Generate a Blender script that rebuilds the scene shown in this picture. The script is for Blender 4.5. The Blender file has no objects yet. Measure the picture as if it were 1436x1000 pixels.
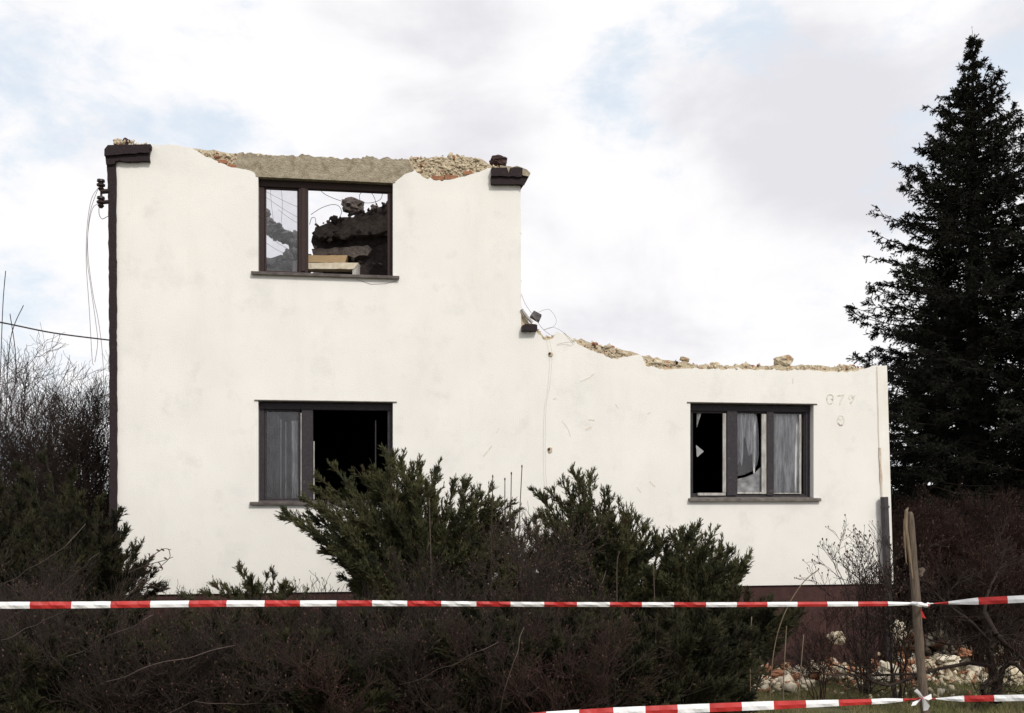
import bpy, math, random
import numpy as np
from mathutils import Vector, Matrix, noise as mnoise
from mathutils.geometry import tessellate_polygon

SC = bpy.context.scene
COL = SC.collection
R = math.radians
random.seed(7)
rng = np.random.default_rng(11)

# ------------------------------------------------------------------ camera
CAM_Z = 2.45
F = 1396.0            # focal length in photo pixels (photo 1436 x 1000)
CX, HY = 718.0, 690.0 # vertical axis and horizon row
cam_d = bpy.data.cameras.new("camera")
cam_d.sensor_width = 36.0
cam_d.sensor_fit = 'HORIZONTAL'
cam_d.lens = 36.0 * F / 1436.0
cam_d.shift_y = (HY - 500.0) / 1436.0
cam_d.clip_start = 0.05
cam_d.clip_end = 3000
cam = bpy.data.objects.new("camera", cam_d)
cam.location = (0, 0, CAM_Z)
cam.rotation_euler = (R(90), 0, 0)
COL.objects.link(cam)
SC.camera = cam

# ------------------------------------------------------------------ sun, sky
SUN_EL, SUN_AZ = 42.0, 152.0     # azimuth clockwise from +Y (view direction)
sl = bpy.data.lights.new("sun", 'SUN')
sl.energy = 2.35
sl.angle = R(9)
sl.color = (1.0, 0.95, 0.87)
sun = bpy.data.objects.new("sun", sl)
sd = Vector((math.sin(R(SUN_AZ)) * math.cos(R(SUN_EL)), math.cos(R(SUN_AZ)) * math.cos(R(SUN_EL)), math.sin(R(SUN_EL))))
sun.rotation_euler = sd.to_track_quat('Z', 'Y').to_euler()
COL.objects.link(sun)

SC.view_settings.view_transform = 'Standard'
SC.view_settings.look = 'None'
SC.view_settings.exposure = 0.12
SC.view_settings.gamma = 1.0
SC.view_settings.use_curve_mapping = False
SC.cycles.max_bounces = 6
SC.cycles.diffuse_bounces = 3
SC.cycles.transparent_max_bounces = 12
SC.cycles.use_denoising = True

def dir_px(x, y):
    v = Vector(((x - CX) / F, 1.0, (HY - y) / F))
    return v.normalized()

world = bpy.data.worlds.new("World")
SC.world = world
world.use_nodes = True
wt = world.node_tree
for n in list(wt.nodes): wt.nodes.remove(n)
def WN(t, **k):
    n = wt.nodes.new(t)
    for a, b in k.items(): setattr(n, a, b)
    return n
def wlnk(a, b): wt.links.new(a, b)
def wmath(op, a, b=None, c=None, clamp=False):
    n = WN('ShaderNodeMath', operation=op); n.use_clamp = clamp
    for i, v in enumerate((a, b, c)):
        if v is None: continue
        if isinstance(v, (int, float)): n.inputs[i].default_value = v
        else: wlnk(v, n.inputs[i])
    return n.outputs[0]
out = WN('ShaderNodeOutputWorld'); bg = WN('ShaderNodeBackground')
bg.inputs['Strength'].default_value = 0.1
wlnk(bg.outputs[0], out.inputs[0])
sky = WN('ShaderNodeTexSky', sky_type='NISHITA')
sky.sun_disc = False
sky.sun_elevation = R(SUN_EL)
sky.sun_rotation = R(SUN_AZ)
sky.air_density = 1.0; sky.dust_density = 2.0
tc = WN('ShaderNodeTexCoord')
mp = WN('ShaderNodeMapping'); mp.inputs['Scale'].default_value = (1, 1, 1.7)
mp.inputs['Location'].default_value = (3.1, 1.7, 0.4)
wlnk(tc.outputs['Generated'], mp.inputs[0])
def wnoise(scale, detail, rough, dist=0.0):
    n = WN('ShaderNodeTexNoise'); n.inputs['Scale'].default_value = scale
    n.inputs['Detail'].default_value = detail; n.inputs['Roughness'].default_value = rough
    n.inputs['Distortion'].default_value = dist
    wlnk(mp.outputs[0], n.inputs['Vector']); return n.outputs['Fac']
nbig = wnoise(4.0, 8, 0.55, 0.25)
nsm = wnoise(13.0, 9, 0.62, 0.2)
def blob(x, y, rx, amp):
    """soft direction-space patch around the sky direction of a photo point"""
    d = dir_px(x, y)
    dp = WN('ShaderNodeVectorMath', operation='DOT_PRODUCT')
    dp.inputs[1].default_value = d
    nz = WN('ShaderNodeVectorMath', operation='NORMALIZE'); wlnk(tc.outputs['Generated'], nz.inputs[0])
    wlnk(nz.outputs[0], dp.inputs[0])
    ang = wmath('SUBTRACT', 1.0, dp.outputs['Value'])
    s = 2 * (1 - math.cos(rx / F))
    e = wmath('MULTIPLY', ang, -1.0 / s)
    g = wmath('EXPONENT', e)
    return wmath('MULTIPLY', g, amp)
acc = None
for b in [(30, 90, 60, .15), (70, 250, 50, .08), (880, 165, 60, .18), (1040, 30, 65, .16), (40, 440, 70, .12), (90, 330, 60, -.10),
          (290, 190, 70, .08), (560, 60, 220, -.09), (860, 330, 160, -.10), (820, 230, 60, .06), (960, 400, 60, .05), (1000, 240, 50, .08), (1120, 100, 120, -.1), (1240, 330, 90, .11), (1130, 270, 70, -.10),
          (180, 60, 110, -.08), (1435, 10, 60, .1), (470, 290, 50, .08), (60, 570, 90, .02)]:
    v = blob(*b)
    acc = v if acc is None else wmath('ADD', acc, v)
gap = wmath('ADD', wmath('ADD', wmath('MULTIPLY', nbig, 0.62), wmath('MULTIPLY', nsm, 0.40)), acc)
mr = WN('ShaderNodeMapRange'); mr.interpolation_type = 'SMOOTHSTEP'
mr.inputs['From Min'].default_value = 0.50; mr.inputs['From Max'].default_value = 0.66
wlnk(gap, mr.inputs['Value'])
# grey undersides of the clouds
gacc = None
for b in [(1110, 175, 100, .21), (1220, 190, 75, .17), (1030, 130, 60, .07), (600, 130, 130, .08), (330, 40, 80, .04), (1420, 40, 50, .18), (1180, 110, 60, .06), (500, 110, 90, .05), (120, 240, 60, .08)]:
    v = blob(*b)
    gacc = v if gacc is None else wmath('ADD', gacc, v)
grey = wmath('ADD', wmath('MULTIPLY', wnoise(5.0, 9, 0.55, 0.3), 0.78), gacc)
mg = WN('ShaderNodeMapRange'); mg.interpolation_type = 'SMOOTHSTEP'
mg.inputs['From Min'].default_value = 0.38; mg.inputs['From Max'].default_value = 0.66
wlnk(grey, mg.inputs['Value'])
cc = WN('ShaderNodeMix', data_type='RGBA')
cc.inputs['A'].default_value = (9.45, 9.32, 9.42, 1)
cc.inputs['B'].default_value = (7.3, 7.2, 7.6, 1)
wlnk(mg.outputs[0], cc.inputs['Factor'])
# sky blue: the physical sky seen through thin high haze
hz = WN('ShaderNodeMix', data_type='RGBA'); hz.inputs['Factor'].default_value = 0.84
hz.inputs['B'].default_value = (7.6, 8.4, 9.3, 1)
wlnk(sky.outputs[0], hz.inputs['A'])
mx = WN('ShaderNodeMix', data_type='RGBA')
wlnk(mr.outputs[0], mx.inputs['Factor'])
wlnk(cc.outputs['Result'], mx.inputs['A']); wlnk(hz.outputs['Result'], mx.inputs['B'])
wlnk(mx.outputs['Result'], bg.inputs['Color'])

# ------------------------------------------------------------------ materials
def mat(name, c1, c2=None, scale=8.0, rough=0.85, bump=0.0, bscale=30.0, detail=6, spec=0.3, metallic=0.0, c3=None, s3=2.0, t3=(.55, .7), stretch=None, contrast=(.35, .65), bdist=0.01):
    m = bpy.data.materials.new(name); m.use_nodes = True
    nt = m.node_tree; p = nt.nodes['Principled BSDF']
    p.inputs['Roughness'].default_value = rough
    p.inputs['Specular IOR Level'].default_value = spec
    p.inputs['Metallic'].default_value = metallic
    tcn = nt.nodes.new('ShaderNodeTexCoord'); vec = tcn.outputs['Object']
    if stretch:
        mpn = nt.nodes.new('ShaderNodeMapping'); mpn.inputs['Scale'].default_value = stretch
        nt.links.new(vec, mpn.inputs[0]); vec = mpn.outputs[0]
    def nz(s, d=detail, r=.6):
        n = nt.nodes.new('ShaderNodeTexNoise'); n.inputs['Scale'].default_value = s
        n.inputs['Detail'].default_value = d; n.inputs['Roughness'].default_value = r
        nt.links.new(vec, n.inputs['Vector']); return n.outputs['Fac']
    def rmp(v, a, b):
        n = nt.nodes.new('ShaderNodeMapRange'); n.inputs['From Min'].default_value = a; n.inputs['From Max'].default_value = b
        nt.links.new(v, n.inputs['Value']); return n.outputs[0]
    if c2 is None: c2 = tuple(min(1, v * 0.8) for v in c1)
    mixn = nt.nodes.new('ShaderNodeMix'); mixn.data_type = 'RGBA'
    mixn.inputs['A'].default_value = (*c1, 1); mixn.inputs['B'].default_value = (*c2, 1)
    nt.links.new(rmp(nz(scale), *contrast), mixn.inputs['Factor'])
    res = mixn.outputs['Result']
    if c3:
        m3 = nt.nodes.new('ShaderNodeMix'); m3.data_type = 'RGBA'
        nt.links.new(res, m3.inputs['A']); m3.inputs['B'].default_value = (*c3, 1)
        nt.links.new(rmp(nz(s3, 8, .65), *t3), m3.inputs['Factor']); res = m3.outputs['Result']
    nt.links.new(res, p.inputs['Base Color'])
    if bump:
        b = nt.nodes.new('ShaderNodeBump'); b.inputs['Strength'].default_value = bump; b.inputs['Distance'].default_value = bdist
        nt.links.new(nz(bscale, 5), b.inputs['Height']); nt.links.new(b.outputs[0], p.inputs['Normal'])
    return m

M = {}
M['plaster'] = mat('white_plaster', (.805, .785, .748), (.755, .735, .70), 1.1, .9, .5, 60, c3=(.60, .59, .565), s3=1.5, t3=(.54, .92), bdist=.006)
def add_dirt(m, col, scl, stretch, lo, hi, mx_):
    nt = m.node_tree; p = nt.nodes['Principled BSDF']; src = p.inputs['Base Color'].links[0].from_socket
    t = nt.nodes.new('ShaderNodeTexCoord'); mp_ = nt.nodes.new('ShaderNodeMapping'); mp_.inputs['Scale'].default_value = stretch
    nt.links.new(t.outputs['Object'], mp_.inputs[0])
    n = nt.nodes.new('ShaderNodeTexNoise'); n.inputs['Scale'].default_value = scl; n.inputs['Detail'].default_value = 9; n.inputs['Roughness'].default_value = .62
    nt.links.new(mp_.outputs[0], n.inputs['Vector'])
    r_ = nt.nodes.new('ShaderNodeMapRange'); r_.inputs['From Min'].default_value = lo; r_.inputs['From Max'].default_value = hi; r_.inputs['To Max'].default_value = mx_
    nt.links.new(n.outputs['Fac'], r_.inputs['Value'])
    x = nt.nodes.new('ShaderNodeMix'); x.data_type = 'RGBA'; nt.links.new(src, x.inputs['A']); x.inputs['B'].default_value = (*col, 1)
    nt.links.new(r_.outputs[0], x.inputs['Factor']); nt.links.new(x.outputs['Result'], p.inputs['Base Color'])
add_dirt(M['plaster'], (.56, .54, .49), 1.3, (2.4, 1, .55), .52, .90, .28)
add_dirt(M['plaster'], (.55, .53, .50), 2.6, (1, 1, 1), .58, .80, .55)
add_dirt(M['plaster'], (.50, .44, .36), 26, (1, 1, 1), .66, .74, .5)
M['plaster_strip'] = mat('corner_plaster', (.81, .79, .755), (.72, .68, .60), 2.0, .9, .3, 60, bdist=.004)
M['masonry'] = mat('broken_masonry', (.56, .48, .35), (.44, .36, .25), 9, .95, 1.0, 26, c3=(.45, .19, .08), s3=5.5, t3=(.58, .66), bdist=.03)
M['mortar'] = mat('pale_mortar', (.54, .46, .34), (.42, .34, .24), 30, .95, .8, 60)
M['creamstone'] = mat('cream_rubble', (.62, .54, .40), (.50, .42, .30), 20, .95, .8, 60)
M['brick'] = mat('orange_brick', (.36, .17, .095), (.27, .12, .07), 25, .95, .6, 70)
M['darkbrick'] = mat('soot_brick', (.075, .04, .035), (.035, .022, .025), 25, .9, .8, 70)
M['whitechunk'] = mat('white_plaster_rubble', (.72, .66, .54), (.55, .47, .36), 14, .95, .5, 60)
M['lintel'] = mat('lintel_concrete', (.42, .37, .28), (.28, .24, .175), 14, .95, 1.0, 55, c3=(.22, .17, .115), s3=8, t3=(.5, .7), bdist=.02)
M['plinth'] = mat('maroon_plinth', (.066, .031, .027), (.044, .021, .021), 12, .9, .4, 60)
M['darkbrown'] = mat('dark_brown_paint', (.026, .015, .016), (.016, .010, .013), 30, .8, .9, 45, c3=(.06, .035, .03), s3=14, t3=(.6, .75))
M['frame_brown'] = mat('brown_window_wood', (.036, .018, .015), (.022, .012, .012), 40, .6, .4, 60, c3=(.085, .045, .035), s3=20, t3=(.6, .8))
M['frame_blue'] = mat('grey_blue_window_wood', (.038, .032, .038), (.022, .017, .020), 30, .6, .4, 60, c3=(.11, .09, .085), s3=18, t3=(.6, .8))
M['palewood'] = mat('pale_wood', (.48, .47, .45), (.26, .24, .22), 20, .8, stretch=(1, 1, .3))
M['sill'] = mat('weathered_sill', (.055, .045, .045), (.12, .10, .09), 12, .6, .3, 40)
M['sill_pale'] = mat('pale_sill', (.17, .155, .14), (.08, .065, .06), 12, .6, .3, 40)
M['board'] = mat('new_board', (.46, .33, .19), (.36, .25, .14), 10, .8, .3, 50, stretch=(1, 8, 8))
M['slab'] = mat('dirty_concrete', (.15, .125, .115), (.075, .06, .055), 12, .95, 1.0, 22, bdist=.04)
M['slab_dark'] = mat('sooty_shade_concrete', (.045, .034, .034), (.02, .015, .017), 14, .95, 1.0, 30, bdist=.02)  # soot-dark concrete, also the painted shade of the gap between slabs
M['greydebris'] = mat('grey_debris', (.16, .15, .15), (.08, .075, .078), 16, .95, 1.0, 30, bdist=.03)
M['wire'] = mat('dark_wire', (.03, .025, .027), (.05, .04, .04), 20, .6)
M['wire_faint'] = mat('grey_wire', (.30, .27, .26), (.22, .19, .19), 20, .6)
M['wire_pale'] = mat('whitewashed_wire', (.55, .52, .47), (.48, .44, .40), 20, .8)
M['interior'] = mat('room_shade_plaster', (.05, .042, .04), (.035, .03, .03), 3, .95)  # low albedo puts the gloom of the unlit rooms into the walls
M['pipe'] = mat('downpipe_metal', (.06, .055, .06), (.04, .035, .04), 9, .55, .2, 30, c3=(.12, .08, .06), s3=8, t3=(.6, .8))
M['rust'] = mat('rust_stain', (.42, .33, .25), (.60, .53, .44), 16, .9)
M['rust_faint'] = mat('faint_rust_stain', (.66, .60, .52), (.74, .70, .63), 16, .9)
M['number'] = mat('faded_number_paint', (.50, .45, .38), (.70, .66, .60), 34, .9, contrast=(.4, .6))
M['number_faint'] = mat('very_faded_paint', (.62, .575, .51), (.74, .71, .65), 34, .9, contrast=(.4, .6))
M['scuff'] = mat('scuffed_plaster', (.60, .55, .47), (.72, .68, .60), 30, .95)
M['bark'] = mat('dark_bark', (.045, .033, .028), (.028, .02, .018), 25, .95, .8, 40)
M['twig'] = mat('brown_twig', (.038, .024, .018), (.015, .0095, .008), 2.2, .9)
M['twig_grey'] = mat('grey_brown_twig', (.066, .044, .035), (.030, .020, .016), 3, .9)
M['twig_red'] = mat('reddish_twig', (.046, .022, .016), (.018, .009, .007), 1.6, .9)
M['twig_pale'] = mat('pale_dry_stem', (.11, .08, .068), (.06, .045, .038), 12, .9)
M['straw'] = mat('straw_stem', (.20, .15, .10), (.12, .09, .06), 12, .9)
M['bud'] = mat('brown_bud', (.085, .045, .032), (.05, .028, .02), 8, .8)
M['juniper'] = mat('juniper_green', (.088, .086, .036), (.030, .034, .017), 3.2, .8, spec=.2)
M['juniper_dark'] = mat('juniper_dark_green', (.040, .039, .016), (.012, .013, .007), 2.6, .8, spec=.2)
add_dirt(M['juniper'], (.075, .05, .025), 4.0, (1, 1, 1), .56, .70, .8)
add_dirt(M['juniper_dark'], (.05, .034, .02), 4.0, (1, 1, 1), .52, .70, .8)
M['spruce'] = mat('spruce_green', (.022, .023, .015), (.009, .009, .007), 1.2, .85, spec=.15)
M['grass'] = mat('grass_blade', (.12, .13, .05), (.22, .19, .10), 2.2, .9, spec=.1)
M['ground'] = mat('grassy_soil', (.085, .085, .04), (.13, .115, .07), 1.5, .95, .8, 8, c3=(.12, .10, .07), s3=3.5, t3=(.55, .7), bdist=.05)
M['stake'] = mat('weathered_stake', (.15, .115, .085), (.075, .055, .042), 16, .85, .8, 30, stretch=(6, 6, .7))
M['stake_raw'] = mat('split_raw_wood', (.24, .18, .115), (.14, .10, .07), 16, .85, .8, 30, stretch=(6, 6, .7))
M['tape_w'] = mat('tape_white', (.76, .755, .76), (.68, .68, .69), 6, .45, .3, 20)
M['tape_r'] = mat('tape_red', (.43, .028, .026), (.34, .02, .018), 6, .45, .3, 20)
M['insulator'] = mat('dark_porcelain', (.03, .018, .016), (.02, .012, .012), 10, .35)
M['patch'] = mat('grey_plaster_patch', (.70, .675, .615), (.755, .73, .67), 5, .9)

def glass_mat(name, col, alpha, tint, rough=.12):
    m = bpy.data.materials.new(name); m.use_nodes = True
    nt = m.node_tree; nt.nodes.clear()
    o = nt.nodes.new('ShaderNodeOutputMaterial')
    tr = nt.nodes.new('ShaderNodeBsdfTransparent'); tr.inputs[0].default_value = (*tint, 1)
    df = nt.nodes.new('ShaderNodeBsdfDiffuse'); df.inputs[0].default_value = (*col, 1)
    gl = nt.nodes.new('ShaderNodeBsdfGlossy'); gl.inputs['Roughness'].default_value = rough
    gl.inputs['Color'].default_value = (.8, .8, .82, 1)
    nz = nt.nodes.new('ShaderNodeTexNoise'); nz.inputs['Scale'].default_value = 9; nz.inputs['Detail'].default_value = 8
    tcn = nt.nodes.new('ShaderNodeTexCoord'); nt.links.new(tcn.outputs['Object'], nz.inputs[0])
    mr = nt.nodes.new('ShaderNodeMapRange'); mr.inputs['From Min'].default_value = .35; mr.inputs['From Max'].default_value = .7
    mr.inputs['To Min'].default_value = alpha * .4; mr.inputs['To Max'].default_value = alpha * 1.3
    nt.links.new(nz.outputs[0], mr.inputs[0])
    m1 = nt.nodes.new('ShaderNodeMixShader'); nt.links.new(mr.outputs[0], m1.inputs[0])
    nt.links.new(tr.outputs[0], m1.inputs[1]); nt.links.new(df.outputs[0], m1.inputs[2])
    fr = nt.nodes.new('ShaderNodeFresnel'); fr.inputs[0].default_value = 1.5
    m2 = nt.nodes.new('ShaderNodeMixShader'); nt.links.new(fr.outputs[0], m2.inputs[0])
    nt.links.new(m1.outputs[0], m2.inputs[1]); nt.links.new(gl.outputs[0], m2.inputs[2])
    nt.links.new(m2.outputs[0], o.inputs[0])
    return m
M['glass'] = glass_mat('dirty_glass', (.5, .5, .51), .07, (.9, .9, .92))
M['glass_low'] = glass_mat('dusty_window_glass', (.40, .40, .42), .06, (.95, .95, .97), .1)
M['shard'] = glass_mat('broken_glass', (.36, .36, .37), .75, (.6, .6, .65), .2)
def lace_mat(name, c, holes):
    m = mat(name, c, tuple(v * .42 for v in c), 9, .95, .4, 40, stretch=(3, 3, .35), contrast=(.4, .6))  # darker upright streaks paint the shade of the folds into the cloth
    nt = m.node_tree; p = nt.nodes['Principled BSDF']
    n = nt.nodes.new('ShaderNodeTexVoronoi'); n.inputs['Scale'].default_value = 38
    tcn = nt.nodes.new('ShaderNodeTexCoord'); nt.links.new(tcn.outputs['Object'], n.inputs['Vector'])
    mr = nt.nodes.new('ShaderNodeMapRange'); mr.inputs['From Min'].default_value = holes - .1; mr.inputs['From Max'].default_value = holes
    nt.links.new(n.outputs['Distance'], mr.inputs[0]); nt.links.new(mr.outputs[0], p.inputs['Alpha'])
    return m
M['curtain'] = lace_mat('pale_lace_curtain', (.88, .89, .87), .08)
M['curtain_dark'] = lace_mat('grey_lace_curtain', (.085, .085, .095), .36)

# ------------------------------------------------------------------ mesh helpers
def tag(o, label=None, cat=None, group=None, kind=None):
    if label: o['label'] = label
    if cat: o['category'] = cat
    if group: o['group'] = group
    if kind: o['kind'] = kind
    return o

def empty(name, loc=(0, 0, 0), rz=0.0):
    o = bpy.data.objects.new(name, None); o.location = loc; o.rotation_euler = (0, 0, rz)
    o.empty_display_size = .2
    COL.objects.link(o); return o

def link(name, me, parent=None):
    o = bpy.data.objects.new(name, me); COL.objects.link(o)
    if parent is not None: o.parent = parent
    return o

def np_mesh(name, V, Fc, mats, idx=None, parent=None, origin=None, smooth=False):
    """V (n,3); Fc (m,3) or (m,4)"""
    V = np.asarray(V, dtype=np.float32); Fc = np.asarray(Fc, dtype=np.int32)
    if origin is not None: V = V - np.array(origin, dtype=np.float32)
    me = bpy.data.meshes.new(name)
    k = Fc.shape[1]
    me.vertices.add(len(V)); me.vertices.foreach_set('co', V.ravel())
    me.loops.add(Fc.size); me.loops.foreach_set('vertex_index', Fc.ravel())
    me.polygons.add(len(Fc))
    me.polygons.foreach_set('loop_start', np.arange(0, Fc.size, k, dtype=np.int32))
    me.polygons.foreach_set('loop_total', np.full(len(Fc), k, dtype=np.int32))
    if idx is not None: me.polygons.foreach_set('material_index', np.asarray(idx, dtype=np.int32))
    if smooth: me.polygons.foreach_set('use_smooth', np.ones(len(Fc), dtype=bool))
    me.update(calc_edges=True); me.validate()
    for m in (mats if isinstance(mats, (list, tuple)) else [mats]): me.materials.append(M[m])
    o = link(name, me, parent)
    if origin is not None and parent is None: o.location = origin
    return o

class MB:
    def __init__(s): s.v = []; s.f = []; s.m = []
    def add(s, vs, fs, mi=0):
        o = len(s.v); s.v += [tuple(v) for v in vs]
        for f in fs: s.f.append([i + o for i in f]); s.m.append(mi)
    def box(s, x0, x1, y0, y1, z0, z1, mi=0, j=0.0):
        vs = [(x, y, z) for x in (x0, x1) for y in (y0, y1) for z in (z0, z1)]
        if j: vs = [tuple(c + random.uniform(-j, j) for c in v) for v in vs]
        s.add(vs, [(0, 1, 3, 2), (4, 6, 7, 5), (0, 4, 5, 1), (2, 3, 7, 6), (0, 2, 6, 4), (1, 5, 7, 3)], mi)
    def prism(s, outer, holes, y0, y1, mi=0, side=None):
        """polygon in (x,z), extruded y0..y1, with holes"""
        polys = [outer] + list(holes)
        pts = [p for q in polys for p in q]
        tris = tessellate_polygon([[Vector((p[0], p[1], 0)) for p in q] for q in polys])
        n = len(pts)
        vs = [(p[0], y0, p[1]) for p in pts] + [(p[0], y1, p[1]) for p in pts]
        fs = []
        for t in tris:
            a, b, c = (pts[i] for i in t)
            cr = (b[0] - a[0]) * (c[1] - a[1]) - (b[1] - a[1]) * (c[0] - a[0])
            t = tuple(t) if cr > 0 else tuple(reversed(t))
            fs.append(t); fs.append(tuple(i + n for i in reversed(t)))
        s.add(vs, fs, mi)
        o = 0; fs = []
        for q in polys:
            k = len(q)
            for i in range(k):
                a, b = o + i, o + (i + 1) % k
                fs.append((a, b, b + n, a + n))
            o += k
        s.add(vs, fs, mi if side is None else side)
    def tube(s, pts, r, n=8, mi=0, cap=True):
        pts = [Vector(p) for p in pts]
        rs = r if isinstance(r, (list, tuple)) else [r] * len(pts)
        vs = []; fs = []
        prev = None
        for i, p in enumerate(pts):
            t = (pts[min(i + 1, len(pts) - 1)] - pts[max(i - 1, 0)]).normalized()
            a = prev if prev is not None else (Vector((1, 0, 0)) if abs(t.x) < .8 else Vector((0, 0, 1)))
            a = (a - t * a.dot(t)).normalized(); prev = a
            b = t.cross(a)
            for k in range(n):
                an = 2 * math.pi * k / n
                vs.append(p + (a * math.cos(an) + b * math.sin(an)) * rs[i])
        for i in range(len(pts) - 1):
            for k in range(n):
                fs.append((i * n + k, i * n + (k + 1) % n, (i + 1) * n + (k + 1) % n, (i + 1) * n + k))
        if cap:
            fs.append(tuple(reversed(range(n)))); fs.append(tuple(range((len(pts) - 1) * n, len(pts) * n)))
        s.add(vs, fs, mi)
    def rock(s, c, size, seed=0, rough=.35, mi=0, rot=0.0, sub=2):
        import bmesh
        bm = bmesh.new(); bmesh.ops.create_icosphere(bm, subdivisions=sub, radius=1)
        rm = Matrix.Rotation(rot, 3, 'Y')
        for v in bm.verts:
            p = v.co
            # squarish then broken up
            k = max(abs(p.x), abs(p.y), abs(p.z)); p = p.lerp(p / k * .8, .55)
            d = 1 + rough * mnoise.noise(p * 1.6 + Vector((seed * 7.1, seed * 3.3, 0))) + rough * .5 * mnoise.noise(p * 4 + Vector((seed, 9, 2)))
            q = p * d
            q = Vector((q.x * size[0], q.y * size[1], q.z * size[2]))
            v.co = rm @ q + Vector(c)
        bm.verts.index_update()
        s.add([v.co.copy() for v in bm.verts], [[v.index for v in f.verts] for f in bm.faces], mi)
        bm.free()
    def build(s, name, mats, parent=None, origin=None, smooth=False, bevel=0.0):
        me = bpy.data.meshes.new(name)
        vs = s.v if origin is None else [tuple(Vector(v) - Vector(origin)) for v in s.v]
        me.from_pydata(vs, [], s.f)
        for m in (mats if isinstance(mats, (list, tuple)) else [mats]): me.materials.append(M[m])
        me.polygons.foreach_set('material_index', s.m)
        if smooth: me.polygons.foreach_set('use_smooth', [True] * len(me.polygons))
        me.update()
        o = link(name, me, parent)
        if origin is not None and parent is None: o.location = origin
        if bevel:
            b = o.modifiers.new('bevel', 'BEVEL'); b.width = bevel; b.segments = 2; b.limit_method = 'ANGLE'
        return o

def W(x, y, Y):
    """photo pixel at distance Y -> world point"""
    return Vector(((x - CX) / F * Y, Y, CAM_Z - (y - HY) / F * Y))

# ---- batches of chunks -------------------------------------------------
def unit_ico():
    import bmesh
    bm = bmesh.new(); bmesh.ops.create_icosphere(bm, subdivisions=1, radius=1)
    bm.verts.index_update()
    v = np.array([list(x.co) for x in bm.verts]); f = np.array([[y.index for y in x.verts] for x in bm.faces]); bm.free()
    return v, f
ICO = unit_ico()
CUBE = (np.array([(x, y, z) for x in (-1, 1) for y in (-1, 1) for z in (-1, 1)]) * .75,
        np.array([(0, 1, 3), (0, 3, 2), (4, 6, 7), (4, 7, 5), (0, 4, 5), (0, 5, 1), (2, 3, 7), (2, 7, 6), (0, 2, 6), (0, 6, 4), (1, 5, 7), (1, 7, 3)]))
def rand_rot(n):
    q = rng.normal(size=(n, 4)); q /= np.linalg.norm(q, axis=1)[:, None]
    w, x, y, z = q.T
    return np.stack([1 - 2 * (y * y + z * z), 2 * (x * y - z * w), 2 * (x * z + y * w),
                     2 * (x * y + z * w), 1 - 2 * (x * x + z * z), 2 * (y * z - x * w),
                     2 * (x * z - y * w), 2 * (y * z + x * w), 1 - 2 * (x * x + y * y)], 1).reshape(n, 3, 3)
def chunks(C, S, nm, w=None, jit=.22, cubes=.5):
    """C (n,3) centres, S (n,) sizes -> V, tris, material idx"""
    n = len(C); Vs = []; Fs = []; Is = []; off = 0
    isc = rng.random(n) < cubes
    mi = rng.choice(nm, size=n, p=w)
    for flag, base in ((False, ICO), (True, CUBE)):
        sel = np.where(isc == flag)[0]
        if not len(sel): continue
        bv, bf = base
        k = len(sel)
        v = np.repeat(bv[None], k, 0) * (1 + rng.uniform(-jit, jit, (k, len(bv), 1)))
        asp = np.stack([rng.uniform(.8, 1.8, k), rng.uniform(.6, 1.1, k), rng.uniform(.3, .7, k)], 1)[:, None] * np.exp(rng.normal(0, .28, (k, 1, 1)))
        v = v * asp * S[sel][:, None, None]
        v = np.einsum('nij,nkj->nki', rand_rot(k), v) + C[sel][:, None]
        f = bf[None] + (np.arange(k) * len(bv))[:, None, None] + off
        Vs.append(v.reshape(-1, 3)); Fs.append(f.reshape(-1, 3)); Is.append(np.repeat(mi[sel], len(bf)))
        off += k * len(bv)
    return np.concatenate(Vs), np.concatenate(Fs), np.concatenate(Is)

# ---- plants: curves as arrays (N,K,3) ----------------------------------
UP = np.array([0, 0, 1.0])
def norm(v): return v / (np.linalg.norm(v, axis=-1, keepdims=True) + 1e-9)
def bez(p0, p1, p2, K=7, wob=0.0):
    t = np.linspace(0, 1, K)[None, :, None]
    c = p0[:, None] * (1 - t) ** 2 + 2 * p1[:, None] * t * (1 - t) + p2[:, None] * t ** 2
    if wob:
        n = rng.normal(size=c.shape) * wob * np.sin(np.pi * t) ; c = c + n
    return c
def grow(C, per, t=(.3, 1), ang=(25, 50), length=(.2, .4), K=4, up=0.0, bend=0.0, taper=0.5, planar=False, wob=.04, twist=None):
    N, KK, _ = C.shape
    n = N * per
    src = np.repeat(np.arange(N), per)
    tt = rng.uniform(t[0], t[1], n) * (KK - 1) * .9999
    i = tt.astype(int); fr = (tt - i)[:, None]
    p = C[src, i] * (1 - fr) + C[src, i + 1] * fr
    T = norm(C[src, i + 1] - C[src, i])
    if planar:
        side = norm(np.cross(T, UP)) * rng.choice([-1, 1], n)[:, None]
        pr = norm(side + UP * rng.normal(0, .35, n)[:, None])
    else:
        r = rng.normal(size=(n, 3)); pr = norm(np.cross(T, r))
    a = np.radians(rng.uniform(ang[0], ang[1], n))[:, None]
    d = norm(T * np.cos(a) + pr * np.sin(a) + UP * up)
    L = rng.uniform(length[0], length[1], n) * (1 - taper * (tt / (KK - 1)))
    s = np.linspace(0, 1, K)[None, :, None]
    c = p[:, None] + d[:, None] * L[:, None, None] * s + UP * (bend * L[:, None, None] * s ** 2)
    if wob: c[:, 1:] += rng.normal(size=(n, K - 1, 3)) * (wob * L[:, None, None])
    return c
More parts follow.
